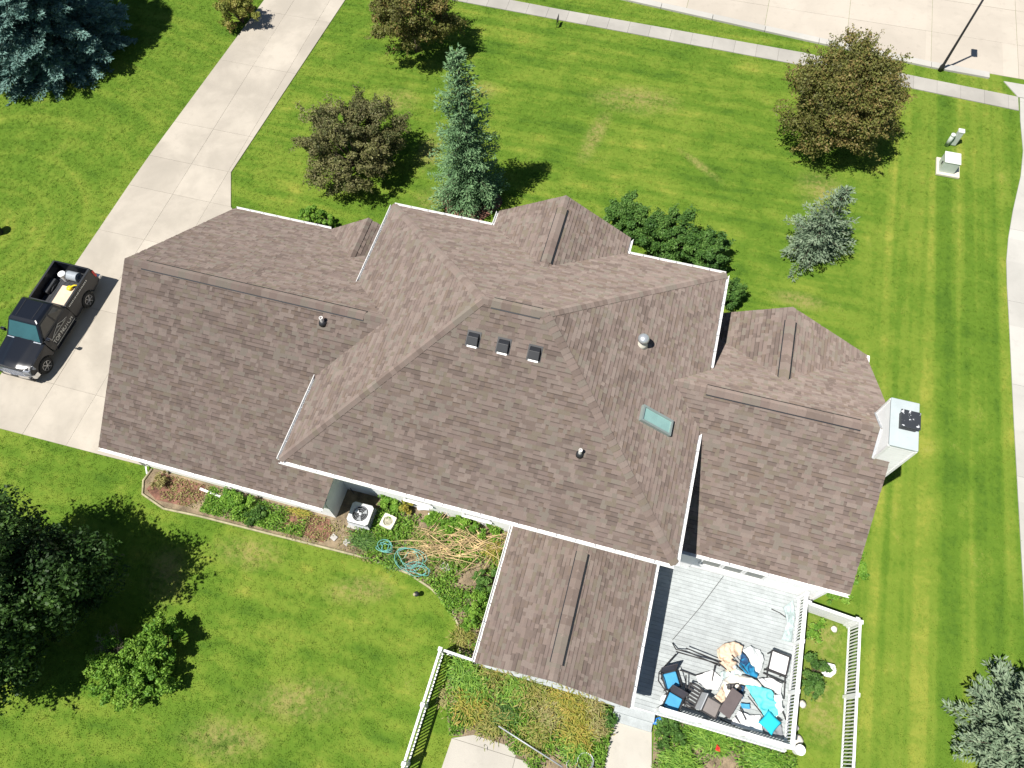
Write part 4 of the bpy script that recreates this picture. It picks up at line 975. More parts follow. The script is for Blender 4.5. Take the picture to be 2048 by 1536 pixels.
c = dk(1423, 1414, .553); 
ptable(1462, 1406, .72, .42, .92, math.radians(-22), BRN, 'long dark brown bench top standing by the deck railing', 'bench', 'bench', False)
ptable(1558, 1326, .62, .62, .66, math.radians(-6), OFFW, 'white topped table with black frame by the right deck railing')
# black folding frame and its bent poles
t = thing('folding_frame', tuple(dk(1395, 1315)), 'black folded canopy frame lying open on the deck boards', 'frame')
for a_ in (((1345,1286,.1),(1352,1299,.3),(1372,1302,.5)), ((1372,1302,.5),(1440,1332,.5)), ((1352,1303,.45),(1438,1328,.45)), ((1372,1296,.55),(1442,1324,.5)), ((1360,1340,.2),(1390,1351,.15),(1418,1343,.1)), ((1352,1308,.35),(1318,1345,.45),(1317,1362,.4)), ((1430,1330,.3),(1424,1362,.1)), ((1438,1328,.4),(1462,1345,.25)), ((1316,1360,.42),(1338,1392,.4)), ((1372,1402,.4),(1372,1350,.5))):
    MB().tube([dk(*q) for q in a_], .022, 6).build('pole', FURN, t, smooth=True)
MB().tube([dk(1463,1310,.5), dk(1500,1350,.4)], .015, 6).build('pole', FURN, t)
cloth('canvas_sheet', 'crumpled tan and cream canvas heaped at the top of the pile', 'canvas', [(1432,1300),(1446,1288),(1470,1283),(1484,1292),(1484,1308),(1464,1318),(1452,1335),(1440,1330)], .22, .22, TAN, 1)
cloth('canvas_sheet', 'cream canvas draped across the middle of the pile', 'canvas', [(1446,1362),(1462,1350),(1490,1349),(1515,1362),(1528,1378),(1505,1372),(1480,1368),(1470,1382),(1462,1402),(1440,1404),(1420,1398),(1440,1385)], .30, .18, CREAM, 2)
cloth('canvas_sheet', 'tan canvas strip beside the dark brown bench', 'canvas', [(1430,1395),(1446,1368),(1452,1372),(1450,1400),(1440,1408)], .35, .12, TAN, 3)
cloth('plastic_sheet', 'pale plastic sheeting between the canvas and the white topped table', 'sheet', [(1484,1300),(1500,1292),(1520,1300),(1528,1320),(1520,1345),(1510,1350),(1500,1330)], .14, .18, mat('pale_plastic', (.66,.70,.70), .4, .08), 4)
cloth('blue_tarp', 'folded deep blue tarp in the middle of the pile', 'tarp', [(1484,1305),(1496,1322),(1517,1345),(1514,1356),(1490,1347),(1480,1330)], .34, .10, TEAL, 5)
cloth('navy_cloth', 'navy cloth fold on top of the blue tarp', 'cloth', [(1484,1302),(1506,1336),(1496,1335),(1480,1322)], .46, .05, NAVY, 6)
cloth('turquoise_sheet', 'turquoise sheet spread over the right of the pile', 'sheet', [(1490,1370),(1520,1372),(1545,1380),(1552,1405),(1556,1430),(1535,1440),(1518,1415),(1505,1392)], .36, .10, TURQ, 7)
cloth('white_sheet', 'white sheet lying under the cyan pillow along the railing', 'sheet', [(1460,1448),(1478,1422),(1500,1430),(1522,1430),(1526,1465),(1490,1458)], .14, .05, OFFW, 8)
cloth('white_sheet', 'white sheet right of the cream canvas', 'sheet', [(1515,1358),(1540,1355),(1564,1368),(1562,1392),(1546,1380),(1530,1372)], .25, .10, OFFW, 9)
cloth('crumpled_plastic', 'crumpled clear plastic around the middle of the pile', 'plastic', [(1440,1345),(1470,1330),(1488,1345),(1480,1352),(1456,1352),(1442,1362)], .18, .16, mat('pale_aqua_plastic', (.55,.66,.66), .35, .12), 10)
cloth('crumpled_plastic', 'clear plastic heap against the right deck railing', 'plastic', [(1546,1390),(1562,1388),(1566,1420),(1552,1436),(1548,1410)], .25, .18, mat('pale_plastic', (.66,.70,.70), .4, .08), 11)
cloth('navy_cloth', 'navy cushion wedged beside the dark brown bench', 'cushion', [(1470,1370),(1488,1372),(1486,1398),(1478,1392)], .30, .08, NAVY, 12)
cloth('blue_cushion', 'small blue cushion right of the dark brown bench', 'cushion', [(1482,1406),(1500,1408),(1502,1418),(1486,1416)], .30, .06, BLUE, 13)
cloth('dust_sheet', 'pale crumpled sheeting in the upper right corner of the deck', 'sheet', [(1566,1215),(1586,1200),(1590,1230),(1582,1285),(1562,1280),(1574,1245)], .04, .10, mat('dull_aqua_plastic', (.36,.44,.44), .4, .25), 14)
cloth('canvas_sheet', 'small tan canvas fold left of the blue tarp', 'canvas', [(1440,1318),(1456,1312),(1474,1326),(1470,1342),(1452,1344)], .2, .16, TAN, 15)
cloth('dark_sling', 'dark sling seat heaped above the dark brown bench', 'sling', [(1452,1368),(1478,1366),(1484,1378),(1470,1388),(1456,1384)], .4, .06, FURN, 16)
cloth('white_sheet', 'white sheet spread left of the cream canvas', 'sheet', [(1392,1350),(1425,1340),(1446,1358),(1436,1380),(1412,1378),(1396,1366)], .06, .08, OFFW, 17)
cloth('grey_cover', 'grey furniture cover under the cyan pillow', 'cover', [(1524,1420),(1540,1418),(1560,1440),(1566,1470),(1548,1474),(1530,1466)], .12, .08, mat('grey_cover', (.22,.23,.25), .8, .15), 18)
cloth('navy_cloth', 'navy cloth under the chair in the railing corner', 'cloth', [(1326,1392),(1345,1380),(1352,1400),(1340,1420),(1326,1414)], .10, .06, NAVY, 19)
t = thing('folded_lounger', tuple(dk(1562, 1355)), 'black folded lounger frame below the white topped table', 'lounger')
for a_ in (((1528,1338,.1),(1575,1356,.35)), ((1526,1346,.2),(1572,1366,.2)), ((1534,1334,.4),(1534,1356,.1)), ((1570,1350,.4),(1568,1398,.1)), ((1556,1400,.3),(1572,1440,.1)), ((1480,1415,.2),(1492,1440,.3)), ((1470,1432,.3),(1484,1452,.1)), ((1496,1392,.5),(1528,1432,.2)), ((1440,1438,.2),(1470,1452,.15))):
    MB().tube([dk(*q) for q in a_], .022, 6).build('pole', FURN, t, smooth=True)
# plump pillow
c = dk(1541, 1445, .5); q = MB(); n = 10; ca = math.radians(45+14); s_ = .29
def pil(i, j, sg):
    x, y = (i/n*2-1), (j/n*2-1); h = .09*(max(0, (1-x**4)*(1-y**4)))**.5; sx = s_*(x*(1-.10*(1-y*y)*abs(x))); sy = s_*(y*(1-.10*(1-x*x)*abs(y)))
    return (c.x+sx*math.cos(ca)-sy*math.sin(ca), c.y+sx*math.sin(ca)+sy*math.cos(ca), c.z-.06+sg*h)
for sg in (1, -1):
    for i in range(n):
        for j in range(n): q.face([pil(i,j,sg), pil(i+1,j,sg), pil(i+1,j+1,sg), pil(i,j+1,sg)][::sg])
tag(q.build('pillow', CYAN, smooth=True, weld=True), 'bright cyan square pillow standing on one corner near the deck corner', 'pillow')
t = thing('white_planter', tuple(dk(1328, 1400)), 'small white planter post at the left end of the deck railing', 'planter'); MB().lathe([(.11,0),(.15,.30),(.15,.33),(.12,.33),(.11,.25)], tuple(dk(1327,1400)), 12).build('pot', WHITE, t)
MB().tube([dk(1543,1217,.03), dk(1560,1226,.03), dk(1580,1240,.03)], .02, 6)
st_ = MB(); st_.tube([dk(1543,1218,.03), dk(1560,1226,.03), dk(1582,1242,.03)], .018, 6); tag(st_.build('bent_rod', FURN, smooth=True), 'bent dark rod lying on the upper right deck boards', 'rod')
cord = MB(); cord.tube([dk(1447,1152,.02), dk(1400,1215,.02), dk(1345,1280,.02)], .009, 5); tag(cord.build('cord', FURN, smooth=True), 'thin dark cord running diagonally across the empty deck boards', 'cord')

# bits around the deck
cloth('white_cloth', 'white crumpled cloth on the grass right of the deck', 'cloth', [(1642,1345),(1654,1325),(1668,1330),(1672,1345),(1662,1355),(1648,1352)], .10, .14, OFFW, 20, z=.02)
t = thing('paint_tray', tuple(U(1325,1437)), 'blue plastic scrap on the bed below the left deck railing', 'scrap')
cloth('blue_scrap', 'blue plastic sheet scrap beside the concrete path below the deck', 'scrap', [(1300,1440),(1318,1434),(1330,1442),(1315,1450),(1302,1448)], .05, .10, mat('blue_plastic', (.01,.16,.60), .4, .1), 21, z=.05)
bpy.data.objects.remove(t)
cloth('red_cap', 'small red scrap on the green bed below the deck railing', 'scrap', [(1430,1500),(1434,1488),(1440,1496),(1440,1504)], .08, .06, mat('red_cloth', (.65,.02,.02), .7, .1), 22, z=.25)
for i, (u, v, r, lb) in enumerate(((1590,1455,.13,'upper white garden stone by the right deck corner'), (1597,1480,.16,'larger white garden stone by the right deck corner'), (1605,1408,.13,'pale flat stone right of the deck railing'), (1668,1258,.12,'pale stone in the dry grass inside the right fence'))):
    p = U(u, v, .1); bm = bmesh.new(); bmesh.ops.create_icosphere(bm, subdivisions=2, radius=r)
    for v_ in bm.verts: v_.co *= 1+.18*math.sin(9*v_.co.x/r+i)*math.cos(7*v_.co.y/r); v_.co.z *= .6
    me = bpy.data.meshes.new('garden_stone'); bm.to_mesh(me); bm.free(); me.materials.append(mat('pale_stone', (.62,.58,.52), .9, .1)); me.polygons.foreach_set('use_smooth', [True]*len(me.polygons))
    o = bpy.data.objects.new('garden_stone', me); COL.objects.link(o); o.location = p; tag(o, lb, 'stone', 'stones around the deck')
p = U(1598, 1500, .3); t = thing('white_bucket', (p.x, p.y, 0), 'white bucket at the right bottom corner of the deck', 'bucket'); MB().lathe([(.15,0),(.17,.40),(.155,.40),(.14,.03)], (p.x,p.y,.02), 16).build('bucket_body', WHITE, t); MB().lathe([(.17,.40),(.175,.43),(.03,.43)], (p.x,p.y,.02), 16).build('lid', WHITE, t)
# pots, pole on the patio
for i, (u, v, r, h, lb) in enumerate(((1171,1523,.27,.35,'large galvanised tub at the patio edge'), (1143,1530,.17,.25,'small galvanised pot left of the large tub'))):
    p = U(u, v, h); t = thing('metal_tub', (p.x, p.y, 0), lb, 'tub', 'galvanised tubs on the patio'); MB().lathe([(r*.85,0),(r,h),(r*1.06,h),(r*.93,h-.02),(r*.8,.06)], (p.x,p.y,.03), 20).build('tub_body', mat('galvanised', (.55,.58,.60), .35, .12, metallic=.6), t, smooth=True)
    MB().lathe([(r*.82,.10),(r*.4,.12)], (p.x,p.y,.03), 16).build('tub_soil', SOIL, t)
pl = MB(); pl.tube([U(997,1452,.55), U(1125,1534,.35)], .025, 8); tag(pl.build('long_pole', GREYM, smooth=True), 'long grey pole leaning over the dry bed towards the patio', 'pole')

# ------------------------------------------------------------------ back bed things
ac = thing('air_conditioner', (1.92, -.03, 0), 'grey air conditioner unit with top fan beside the garage wall', 'air conditioner')
MB().box((1.92,-.03,.045), (1.05,1.0,.09)).build('pad', CURBM, ac)
ACX, ACY, ACZ = 1.92, -.03, .78
body = MB(); body.box((ACX,ACY,.365), (.86,.80,.55)); body.build('cabinet', mat('ac_dark_grille', (.10,.11,.12), .5, .15), ac)
for k in range(7): MB().box((ACX,ACY,.14+k*.07), (.88,.82,.018)).build('louvre', GREYM, ac)
tp = MB(); n = 28; vs_ = []; 
for k in range(n):
    a = 2*math.pi*k/n; vs_.append((ACX+.32*math.cos(a), ACY+.32*math.sin(a), ACZ+.02))
for k in range(n):
    a = 2*math.pi*k/n; ex = max(abs(math.cos(a)), abs(math.sin(a))); vs_.append((ACX+.44*math.cos(a)/ex, ACY+.41*math.sin(a)/ex, ACZ))
for k in range(n):
    a = 2*math.pi*k/n; vs_.append((ACX+.32*math.cos(a), ACY+.32*math.sin(a), ACZ-.12))
for k in range(n):
    a = 2*math.pi*k/n; ex = max(abs(math.cos(a)), abs(math.sin(a))); vs_.append((ACX+.44*math.cos(a)/ex, ACY+.41*math.sin(a)/ex, ACZ-.05))
tp.raw(vs_, [(k, n+k, n+(k+1) % n, (k+1) % n) for k in range(n)]+[(k, (k+1) % n, 2*n+(k+1) % n, 2*n+k) for k in range(n)]+[(n+k, 3*n+k, 3*n+(k+1) % n, n+(k+1) % n) for k in range(n)])
tp.build('top_panel', mat('ac_beige', (.55,.56,.56), .5, .05), ac)
MB().lathe([(.315,0),(.31,.01)], (ACX,ACY,ACZ-.13), 24).build('fan_well', BLACKP, ac)
for k in range(3):
    a = k*2.094+.6; f_ = MB(); f_.raw([(ACX+.05*math.cos(a), ACY+.05*math.sin(a), ACZ-.06), (ACX+.28*math.cos(a-.35), ACY+.28*math.sin(a-.35), ACZ-.03), (ACX+.29*math.cos(a+.35), ACY+.29*math.sin(a+.35), ACZ-.09)], [(0,1,2)]); f_.build('fan_blade', GREYM, ac)
MB().lathe([(.06,-.08),(.06,-.02),(.02,-.01)], (ACX,ACY,ACZ), 12).build('fan_hub', GREYM, ac)
for r_ in (.12,.2,.28): MB().tube([(ACX+r_*math.cos(a), ACY+r_*math.sin(a), ACZ+.03) for a in np.linspace(0, 2*math.pi, 24)], .004, 4, caps=False).build('guard_ring', GREYM, ac)
MB().lathe([(.018,0),(.018,.6)], (1.15,.85,.1), 8).build('refrigerant_line', BLACKP, ac)
# square cream planter with round opening
p = U(776, 1042, .38); sq = MB(); n = 24; pr = []
for rr, z, sqr in ((.31,.0,1),(.31,.36,1),(.30,.38,1),(.215,.38,0),(.20,.28,0)):
    for k in range(n):
        a = 2*math.pi*k/n; ex = max(abs(math.cos(a)), abs(math.sin(a)))**.8 if sqr else 1; x, y = rr*.9*math.cos(a)/ex, rr*.9*math.sin(a)/ex; ca, sa = math.cos(-.15), math.sin(-.15); pr.append((p.x+x*ca-y*sa, p.y+x*sa+y*ca, z))
sq.raw(pr, [(i*n+k, i*n+(k+1) % n, (i+1)*n+(k+1) % n, (i+1)*n+k) for i in range(4) for k in range(n)]+[tuple(range(4*n, 5*n))])
t = thing('square_planter', (p.x, p.y, 0), 'cream square planter with round opening right of the air conditioner', 'planter'); sq.build('rim', mat('cream_planter', (.66,.63,.50), .7, .1), t); MB().lathe([(.205,.31),(.05,.33)], (p.x,p.y,0), 16).build('planter_soil', mat('grey_gravel', (.30,.29,.22), .95, .3, 8), t)
# teal hose heap
hs = MB(); rg = np.random.default_rng(5)
for (u, v, r, turns) in ((770,1093,.24,4), (818,1118,.42,4), (838,1140,.28,3)):
    c = U(u, v, .35); pts_ = []
    for k in range(int(turns*16)):
        a = k/16*2*math.pi; rr = r*(1+.35*math.sin(a*.37+u)+.15*math.sin(a*1.9+v)); pts_.append((c.x+rr*math.cos(a)*1.15+.05*math.sin(a*2.3), c.y+rr*math.sin(a)*.75+.04*math.cos(a*1.7), .30+.12*k/(turns*16)+.04*math.sin(a*1.3)))
    hs.tube(pts_, .013, 5, caps=False)
tag(hs.build('garden_hose', mat('teal_hose', (.13,.38,.34), .45, .12), smooth=True), 'tangled teal garden hose at the edge of the back bed', 'hose')
# cut branches
br = MB(); rg = random.Random(4)
for k in range(120):
    u0, v0 = rg.uniform(835, 990), rg.uniform(1062, 1118); p = U(u0, v0, .25); a = rg.gauss(.25, .5)+(math.pi if rg.random() < .4 else 0); l = rg.uniform(.4, 1.7)
    e = p+Vector((math.cos(a)*l, math.sin(a)*l, rg.uniform(-.05, .25))); e.x = min(e.x, 7.7); p.x = min(p.x, 7.6); m_ = p.lerp(e, .5)+Vector((rg.uniform(-.1,.1), rg.uniform(-.1,.1), .08))
    br.tube([p, m_, e], [rg.uniform(.010,.022), .011, .004], 4, caps=False, tint=rg.random())
    for q in range(2): s0 = p.lerp(e, rg.uniform(.4,.9)); br.tube([s0, s0+Vector((rg.uniform(-.3,.3), rg.uniform(-.3,.3), rg.uniform(0,.15)))], [.007,.003], 3, caps=False, tint=rg.random())
tag(br.build('cut_branches', mat('cut_branch', (.50,.37,.20), .9, .2, tint=.5)), 'heap of cut tan branches in the back bed by the porch', 'branches')
for i, (u, v, lb) in enumerate(((893,1135,'grey paver half covered by the branch heap'), (693,1085,'pale flat stone between the mulch and the weeds'), (668,1075,'small pale stone beside the mulch corner'))):
    p = U(u, v, .03); o = MB().box((p.x,p.y,.035), (.45 if i == 0 else .25, .3 if i == 0 else .22, .06), rz=-.4).build('paver', mat('paver_grey', (.40,.38,.36), .9, .15), bevel=.015); tag(o, lb, 'paver', 'pavers in the back bed')
for i, (u, v, a, b_, lb) in enumerate(((846,1016,.3,.12,'white scrap board under the back gutter, nearest the yellow-green plant'), (862,1032,.12,.3,'narrow white scrap standing between the back bed plants'), (885,1022,.26,.1,'white scrap board under the back gutter, nearest the porch'))):
    p = U(u, v, .25); cloth('white_scrap', lb, 'scrap', [(u-a*45,v-6),(u+a*45,v-2),(u+a*40,v+b_*40),(u-a*35,v+b_*30)], .1, .06, OFFW, 30+i, z=.1)

# small lawn things
def stake_light(u, v, h, label, r=.06):
    p = U(u, v); t = thing('path_light', (p.x, p.y, 0), label, 'light'); MB().lathe([(.02,-.02),(.02,h*.6)], (p.x,p.y,0), 8).build('stake', BLACKP, t); MB().lathe([(r*.7,h*.45),(r,h*.8),(r*1.15,h),(.01,h*1.08)], (p.x,p.y,0), 12).build('lamp_head', BLACKP, t, smooth=True); return t
t = stake_light(835, 1191, .32, 'small dark garden light on the back lawn', .09); p = U(829, 1188, .36); MB().lathe([(.07,0),(.05,.03),(.01,.04)], (p.x,p.y,.30), 10).build('cap', EDGING, t)
p = U(1114, 54); t = thing('yard_sign', (p.x, p.y, 0), 'small dark yard sign standing edge-on beside the sidewalk', 'sign')
MB().box((p.x, p.y+.12, .42), (.02, .5, .36)).build('panel', BLACKP, t)
for dy in (-.05, .29): MB().box((p.x, p.y+dy, .13), (.02, .02, .28)).build('stake', BLACKM, t)
# utility boxes
t = thing('transformer_box', (23.95, 24.75, 0), 'grey-green transformer box on a square concrete pad on the right lawn', 'utility box')
MB().box((24.02,24.8,.05), (1.12,1.16,.12)).build('pad', concrete('pad_concrete',(.62,.58,.48),.1), t, bevel=.02); EXCL.append([(23.45,24.2),(24.6,24.2),(24.6,25.4),(23.45,25.4)])
MB().box((23.93,24.74,.42), (.72,.72,.66)).build('cabinet', UTIL, t, bevel=.02); MB().box((23.93,24.74,.77), (.76,.76,.05)).build('lid', mat('utility_pale', (.62,.66,.62), .5, .05), t, bevel=.015)
MB().box((23.55,24.62,.5), (.04,.05,.16)).build('latch', BLACKM, t)
t = thing('utility_pedestal', (24.28, 26.6, 0), 'taller square utility pedestal behind the transformer box', 'utility box', 'utility pedestals'); MB().box((24.28,26.6,.42), (.28,.24,.84)).build('housing', UTIL, t, bevel=.03); MB().box((24.28,26.6,.88), (.31,.27,.10)).build('cap', mat('utility_pale', (.62,.66,.62), .5, .05), t, bevel=.03)
t = thing('utility_pedestal', (23.97, 26.42, 0), 'shorter round utility pedestal behind the transformer box', 'utility box', 'utility pedestals'); MB().lathe([(.10,0),(.10,.7)], (23.97,26.42,0), 14).build('housing', UTIL, t, smooth=True); MB().lathe([(.105,.66),(.115,.70),(.115,.76),(.03,.78)], (23.97,26.42,0), 14).build('cap', mat('utility_pale', (.62,.66,.62), .5, .05), t, smooth=True)
# street lamp
t = thing('street_lamp', (23.6, 32.06, 0), 'tall black street lamp post beside the curb', 'street lamp')
MB().lathe([(.13,-.02),(.13,.25),(.075,.40),(.06,2.0),(.05,5.0)], (23.6,32.06,0), 12).build('pole', BLACKM, t, smooth=True)
MB().box((23.6,32.2,5.05), (.30,.62,.16)).build('lamp_head', BLACKM, t, bevel=.03); MB().box((23.6,32.25,4.965), (.22,.4,.012)).build('lens', mat('lamp_lens',(.6,.6,.56),.3,.03), t)

# ------------------------------------------------------------------ pickup truck
def paint():
    m, t, b = nmat('black_paint'); b.inputs['Base Color'].default_value = (.007, .009, .014, 1); b.inputs['Roughness'].default_value = .28; b.inputs['Specular IOR Level'].default_value = .3; b.inputs['Coat Weight'].default_value = .35; b.inputs['Coat Roughness'].default_value = .08
    n = noise(t, pos(t), 9, 3); bumpn(t, b, n, .02, .01); return m
PAINT = paint(); CHROME = mat('chrome', (.75,.76,.78), .18, .03, metallic=.9); TYRE = mat('tyre', (.02,.02,.02), .85, .1); RIM = mat('alloy', (.55,.55,.56), .3, .04, metallic=.7)
WSG = mat('windscreen', (.025,.09,.10), .06, .08, spec=.9); SGL = mat('side_glass', (.012,.016,.018), .05, .05, spec=.8); REDL = mat('tail_lamp', (.55,.02,.015), .2, .05); LAMP = mat('head_lamp', (.22,.24,.28), .25, .3, 20); DECAL = mat('white_decal', (.62,.62,.58), .6, .03); BEDL = mat('bed_liner', (.03,.033,.038), .7, .15)
TCX, TY0 = -14.985, 7.42
truck = thing('pickup_truck', (TCX, 4.67, 0), 'black pickup truck with white roofline logo parked on the driveway', 'pickup truck')
def T(t, w_, z): return Vector((TCX+w_, TY0-t, z))
def side_poly(pts, sgn, wo=.975, wi=.86):
    m = MB(); k = len(pts)
    # (t, z, inset): the panel leans in a little above the belt
    vo = [T(p[0], sgn*(wo-(p[2] if len(p) > 2 else 0)), p[1]) for p in pts]; vi = [T(p[0], sgn*wi, p[1]) for p in pts]
    m.raw(vo+vi, [tuple(range(k)), tuple(reversed(range(k, 2*k)))]+[(i, i+k, (i+1) % k+k, (i+1) % k) for i in range(k)]); return m
def arch(tc, r=.47, zc=.39, zb=.42, n=10, rev=False):
    a0 = math.asin((zb-zc)/r); an = np.linspace(math.pi-a0, a0, n) if not rev else np.linspace(a0, math.pi-a0, n)
    return [(tc+r*math.cos(a), zc+r*math.sin(a)) for a in an]
RW, FW = 1.12, 4.70
for sg in (1, -1):
    side_poly([(.03,.55)]+[(.2,.48)]+arch(RW)+[(2.14,.42),(2.14,1.0,-.012),(2.14,1.24,.0),(2.14,1.33,.03),(.02,1.36,.03),(.0,1.2,.0),(.0,1.0,-.012)], sg).build('bed_side', PAINT, truck, bevel=.02)
    side_poly([(2.16,.42),(3.98,.42),(4.02,.8,-.01),(4.02,1.10,.0),(3.95,1.22,.03),(2.16,1.30,.05),(2.16,1.0,-.012)], sg, .975, .80).build('door', PAINT, truck, bevel=.018)
    side_poly([(4.04,.42)]+arch(FW)+[(5.36,.5),(5.40,.8,.03),(5.30,1.0,.06),(4.75,1.10,.02),(4.04,1.17,.015)], sg, .975, .78).build('fender', PAINT, truck, bevel=.025)
    MB().bar(T(2.75, sg*.99, 1.05), T(2.95, sg*.99, 1.05), .03, .03).build('door_handle', PAINT, truck)
    mr = MB(); mr.bar(T(3.86, sg*.93, 1.22), T(3.86, sg*1.06, 1.26), .05, .05); mr.build('mirror_arm', BLACKP, truck); mb_ = MB().box(T(3.86, sg*1.14, 1.30), (.20,.11,.19)).build('mirror', PAINT, truck, bevel=.03); MB().box(T(3.80, sg*1.14, 1.30), (.17,.008,.15)).build('mirror_glass', CHROME, mb_)
    MB().bar(T(2.3, sg*.96, .38), T(3.8, sg*.96, .38), .12, .05).build('running_board', BLACKP, truck)
    q = MB(); q.raw([T(-.01,sg*.985,.82), T(.10,sg*.985,.82), T(.10,sg*.985,1.22), T(-.01,sg*.985,1.22), T(-.012,sg*.86,.82), T(-.012,sg*.86,1.22)], [(0,1,2,3),(0,3,5,4)]); q.build('tail_lamp', REDL, truck)
    q = MB(); q.raw([T(5.10,sg*.955,.98), T(5.10,sg*.965,.82), T(5.43,sg*.90,.80), T(5.41,sg*.88,1.0), T(5.46,sg*.60,.80), T(5.44,sg*.60,1.0), T(5.2,sg*.66,1.055), T(5.1,sg*.93,1.04)], [(0,1,2,3),(3,2,4,5),(3,5,6,7,0)]); q.build('headlight', LAMP, truck)
    for tc in (RW, FW):
        x0 = TCX+sg*.70
        wh = MB().lathe([(.24,0),(.36,.01*sg),(.39,.06*sg),(.39,.20*sg),(.365,.255*sg),(.25,.265*sg)], (x0, TY0-tc, .39), 28, axis='X').build('wheel', TYRE, truck, smooth=True)
        rm = MB().lathe([(.245,.20*sg),(.25,.262*sg),(.225,.268*sg),(.22,.215*sg),(.06,.205*sg)], (x0, TY0-tc, .39), 28, axis='X'); rm.build('rim', RIM, wh, smooth=False)
        MB().lathe([(.225,.200*sg),(.05,.2*sg)], (x0, TY0-tc, .39), 20, axis='X').build('brake_disc', BLACKM, wh)
        for k in range(6):
            a = k*math.pi/3; sp = MB(); sp.bar(Vector((x0+sg*.248, TY0-tc, .39)), Vector((x0+sg*.255, TY0-tc+.235*math.cos(a), .39+.235*math.sin(a))), .075, .03); sp.build('spoke', RIM, wh)
        MB().lathe([(.062,.235*sg),(.055,.272*sg),(.02,.275*sg)], (x0, TY0-tc, .39), 12, axis='X').build('hub', RIM, wh)
        MB().lathe([(.47,0),(.47,.14*sg)], (TCX+sg*.58, TY0-tc, .42), 16, axis='X').build('wheel_well', BLACKP, truck)
# bed floor, bulkhead, tailgate, rails
MB().box(T(1.1,0,.72), (1.74,2.1,.08)).build('bed_floor', BEDL, truck)
for k in range(8): MB().box(T(1.1,-.74+k*.21,.765), (.07,2.05,.012)).build('bed_rib', BEDL, truck)
MB().box(T(2.12,0,1.02), (1.74,.05,.60)).build('bulkhead', BEDL, truck)
MB().box(T(.035,0,.98), (1.74,.07,.74)).build('tailgate', PAINT, truck, bevel=.02)
for sg in (1, -1): MB().bar(T(.04,sg*.905,1.352), T(2.1,sg*.905,1.345), .10, .03).build('bed_rail', BLACKP, truck, bevel=.01); MB().box(T(RW,sg*.75,.86), (.24,.8,.24)).build('wheel_hump', BEDL, truck, bevel=.04)
MB().bar(T(-.10,-.95,.55), T(-.10,.95,.55), .20, .20).build('rear_bumper', CHROME, truck, bevel=.04)
# underbody so that no daylight shows through
MB().box(T(2.75,0,.52), (1.5,5.0,.24)).build('chassis', BLACKP, truck)
# hood
hd = MB(); nt_, nw_ = 14, 20; gr_ = []
for i in range(nt_+1):
    t_ = 3.97+(5.40-3.97)*i/nt_
    for j in range(nw_+1):
        w_ = -.90+1.8*j/nw_; zz = 1.235-.115*(i/nt_)-.05*max(0, (i-11)/3)**2-.075*abs(w_/.9)**3
        zz += .028*max(0, min(1, (.56-.10*i/nt_-abs(w_))/.08)); tt = t_-.10*(w_/.9)**2*(i/nt_)
        gr_.append(T(tt, w_*(1-.03*i/nt_), zz))
hd.raw(gr_, [(i*(nw_+1)+j, (i+1)*(nw_+1)+j, (i+1)*(nw_+1)+j+1, i*(nw_+1)+j+1) for i in range(nt_) for j in range(nw_)]); hd.build('hood', PAINT, truck, smooth=True)
MB().box(T(4.7,0,.85), (1.6,1.3,.4)).build('engine_bay', BLACKP, truck)
MB().raw([T(5.44,-.62,.62), T(5.44,.62,.62), T(5.42,.62,1.03), T(5.42,-.62,1.03), T(5.2,-.62,.62), T(5.2,.62,.62), T(5.2,.62,1.05), T(5.2,-.62,1.05)], [(0,1,2,3),(3,2,6,7),(0,4,5,1),(0,3,7,4),(1,5,6,2)]).build('grille', BLACKP, truck)
for k in range(3): MB().bar(T(5.455,-.58,.70+k*.11), T(5.455,.58,.70+k*.11), .02, .03).build('grille_bar', CHROME, truck)
fb = MB(); pr = []
for w_, t_ in ((-1.0,5.18),(-.97,5.40),(-.6,5.53),(0,5.56),(.6,5.53),(.97,5.40),(1.0,5.18)):
    pr.append((t_, w_))
vs_ = [T(t_, w_, z) for z in (.46,.70) for t_, w_ in pr]+[T(t_-.12, w_*.93, z) for z in (.46,.70) for t_, w_ in pr]; n = 7
fb.raw(vs_, [(i, i+1, n+i+1, n+i) for i in range(6)]+[(n+i, n+i+1, 3*n+i+1, 3*n+i) for i in range(6)]+[(i, 2*n+i, 2*n+i+1, i+1) for i in range(6)]); fb.build('front_bumper', CHROME, truck, smooth=False)
MB().box(T(5.45,0,.36), (1.6,.14,.16)).build('air_dam', BLACKP, truck)
MB().box(T(5.57,.0,.56), (.34,.012,.14)).build('bumper_slot', BLACKP, truck); 
for sg in (1,-1): MB().box(T(5.48,sg*.72,.57), (.2,.08,.10), rz=-sg*.35).build('fog_lamp', BLACKP, truck)
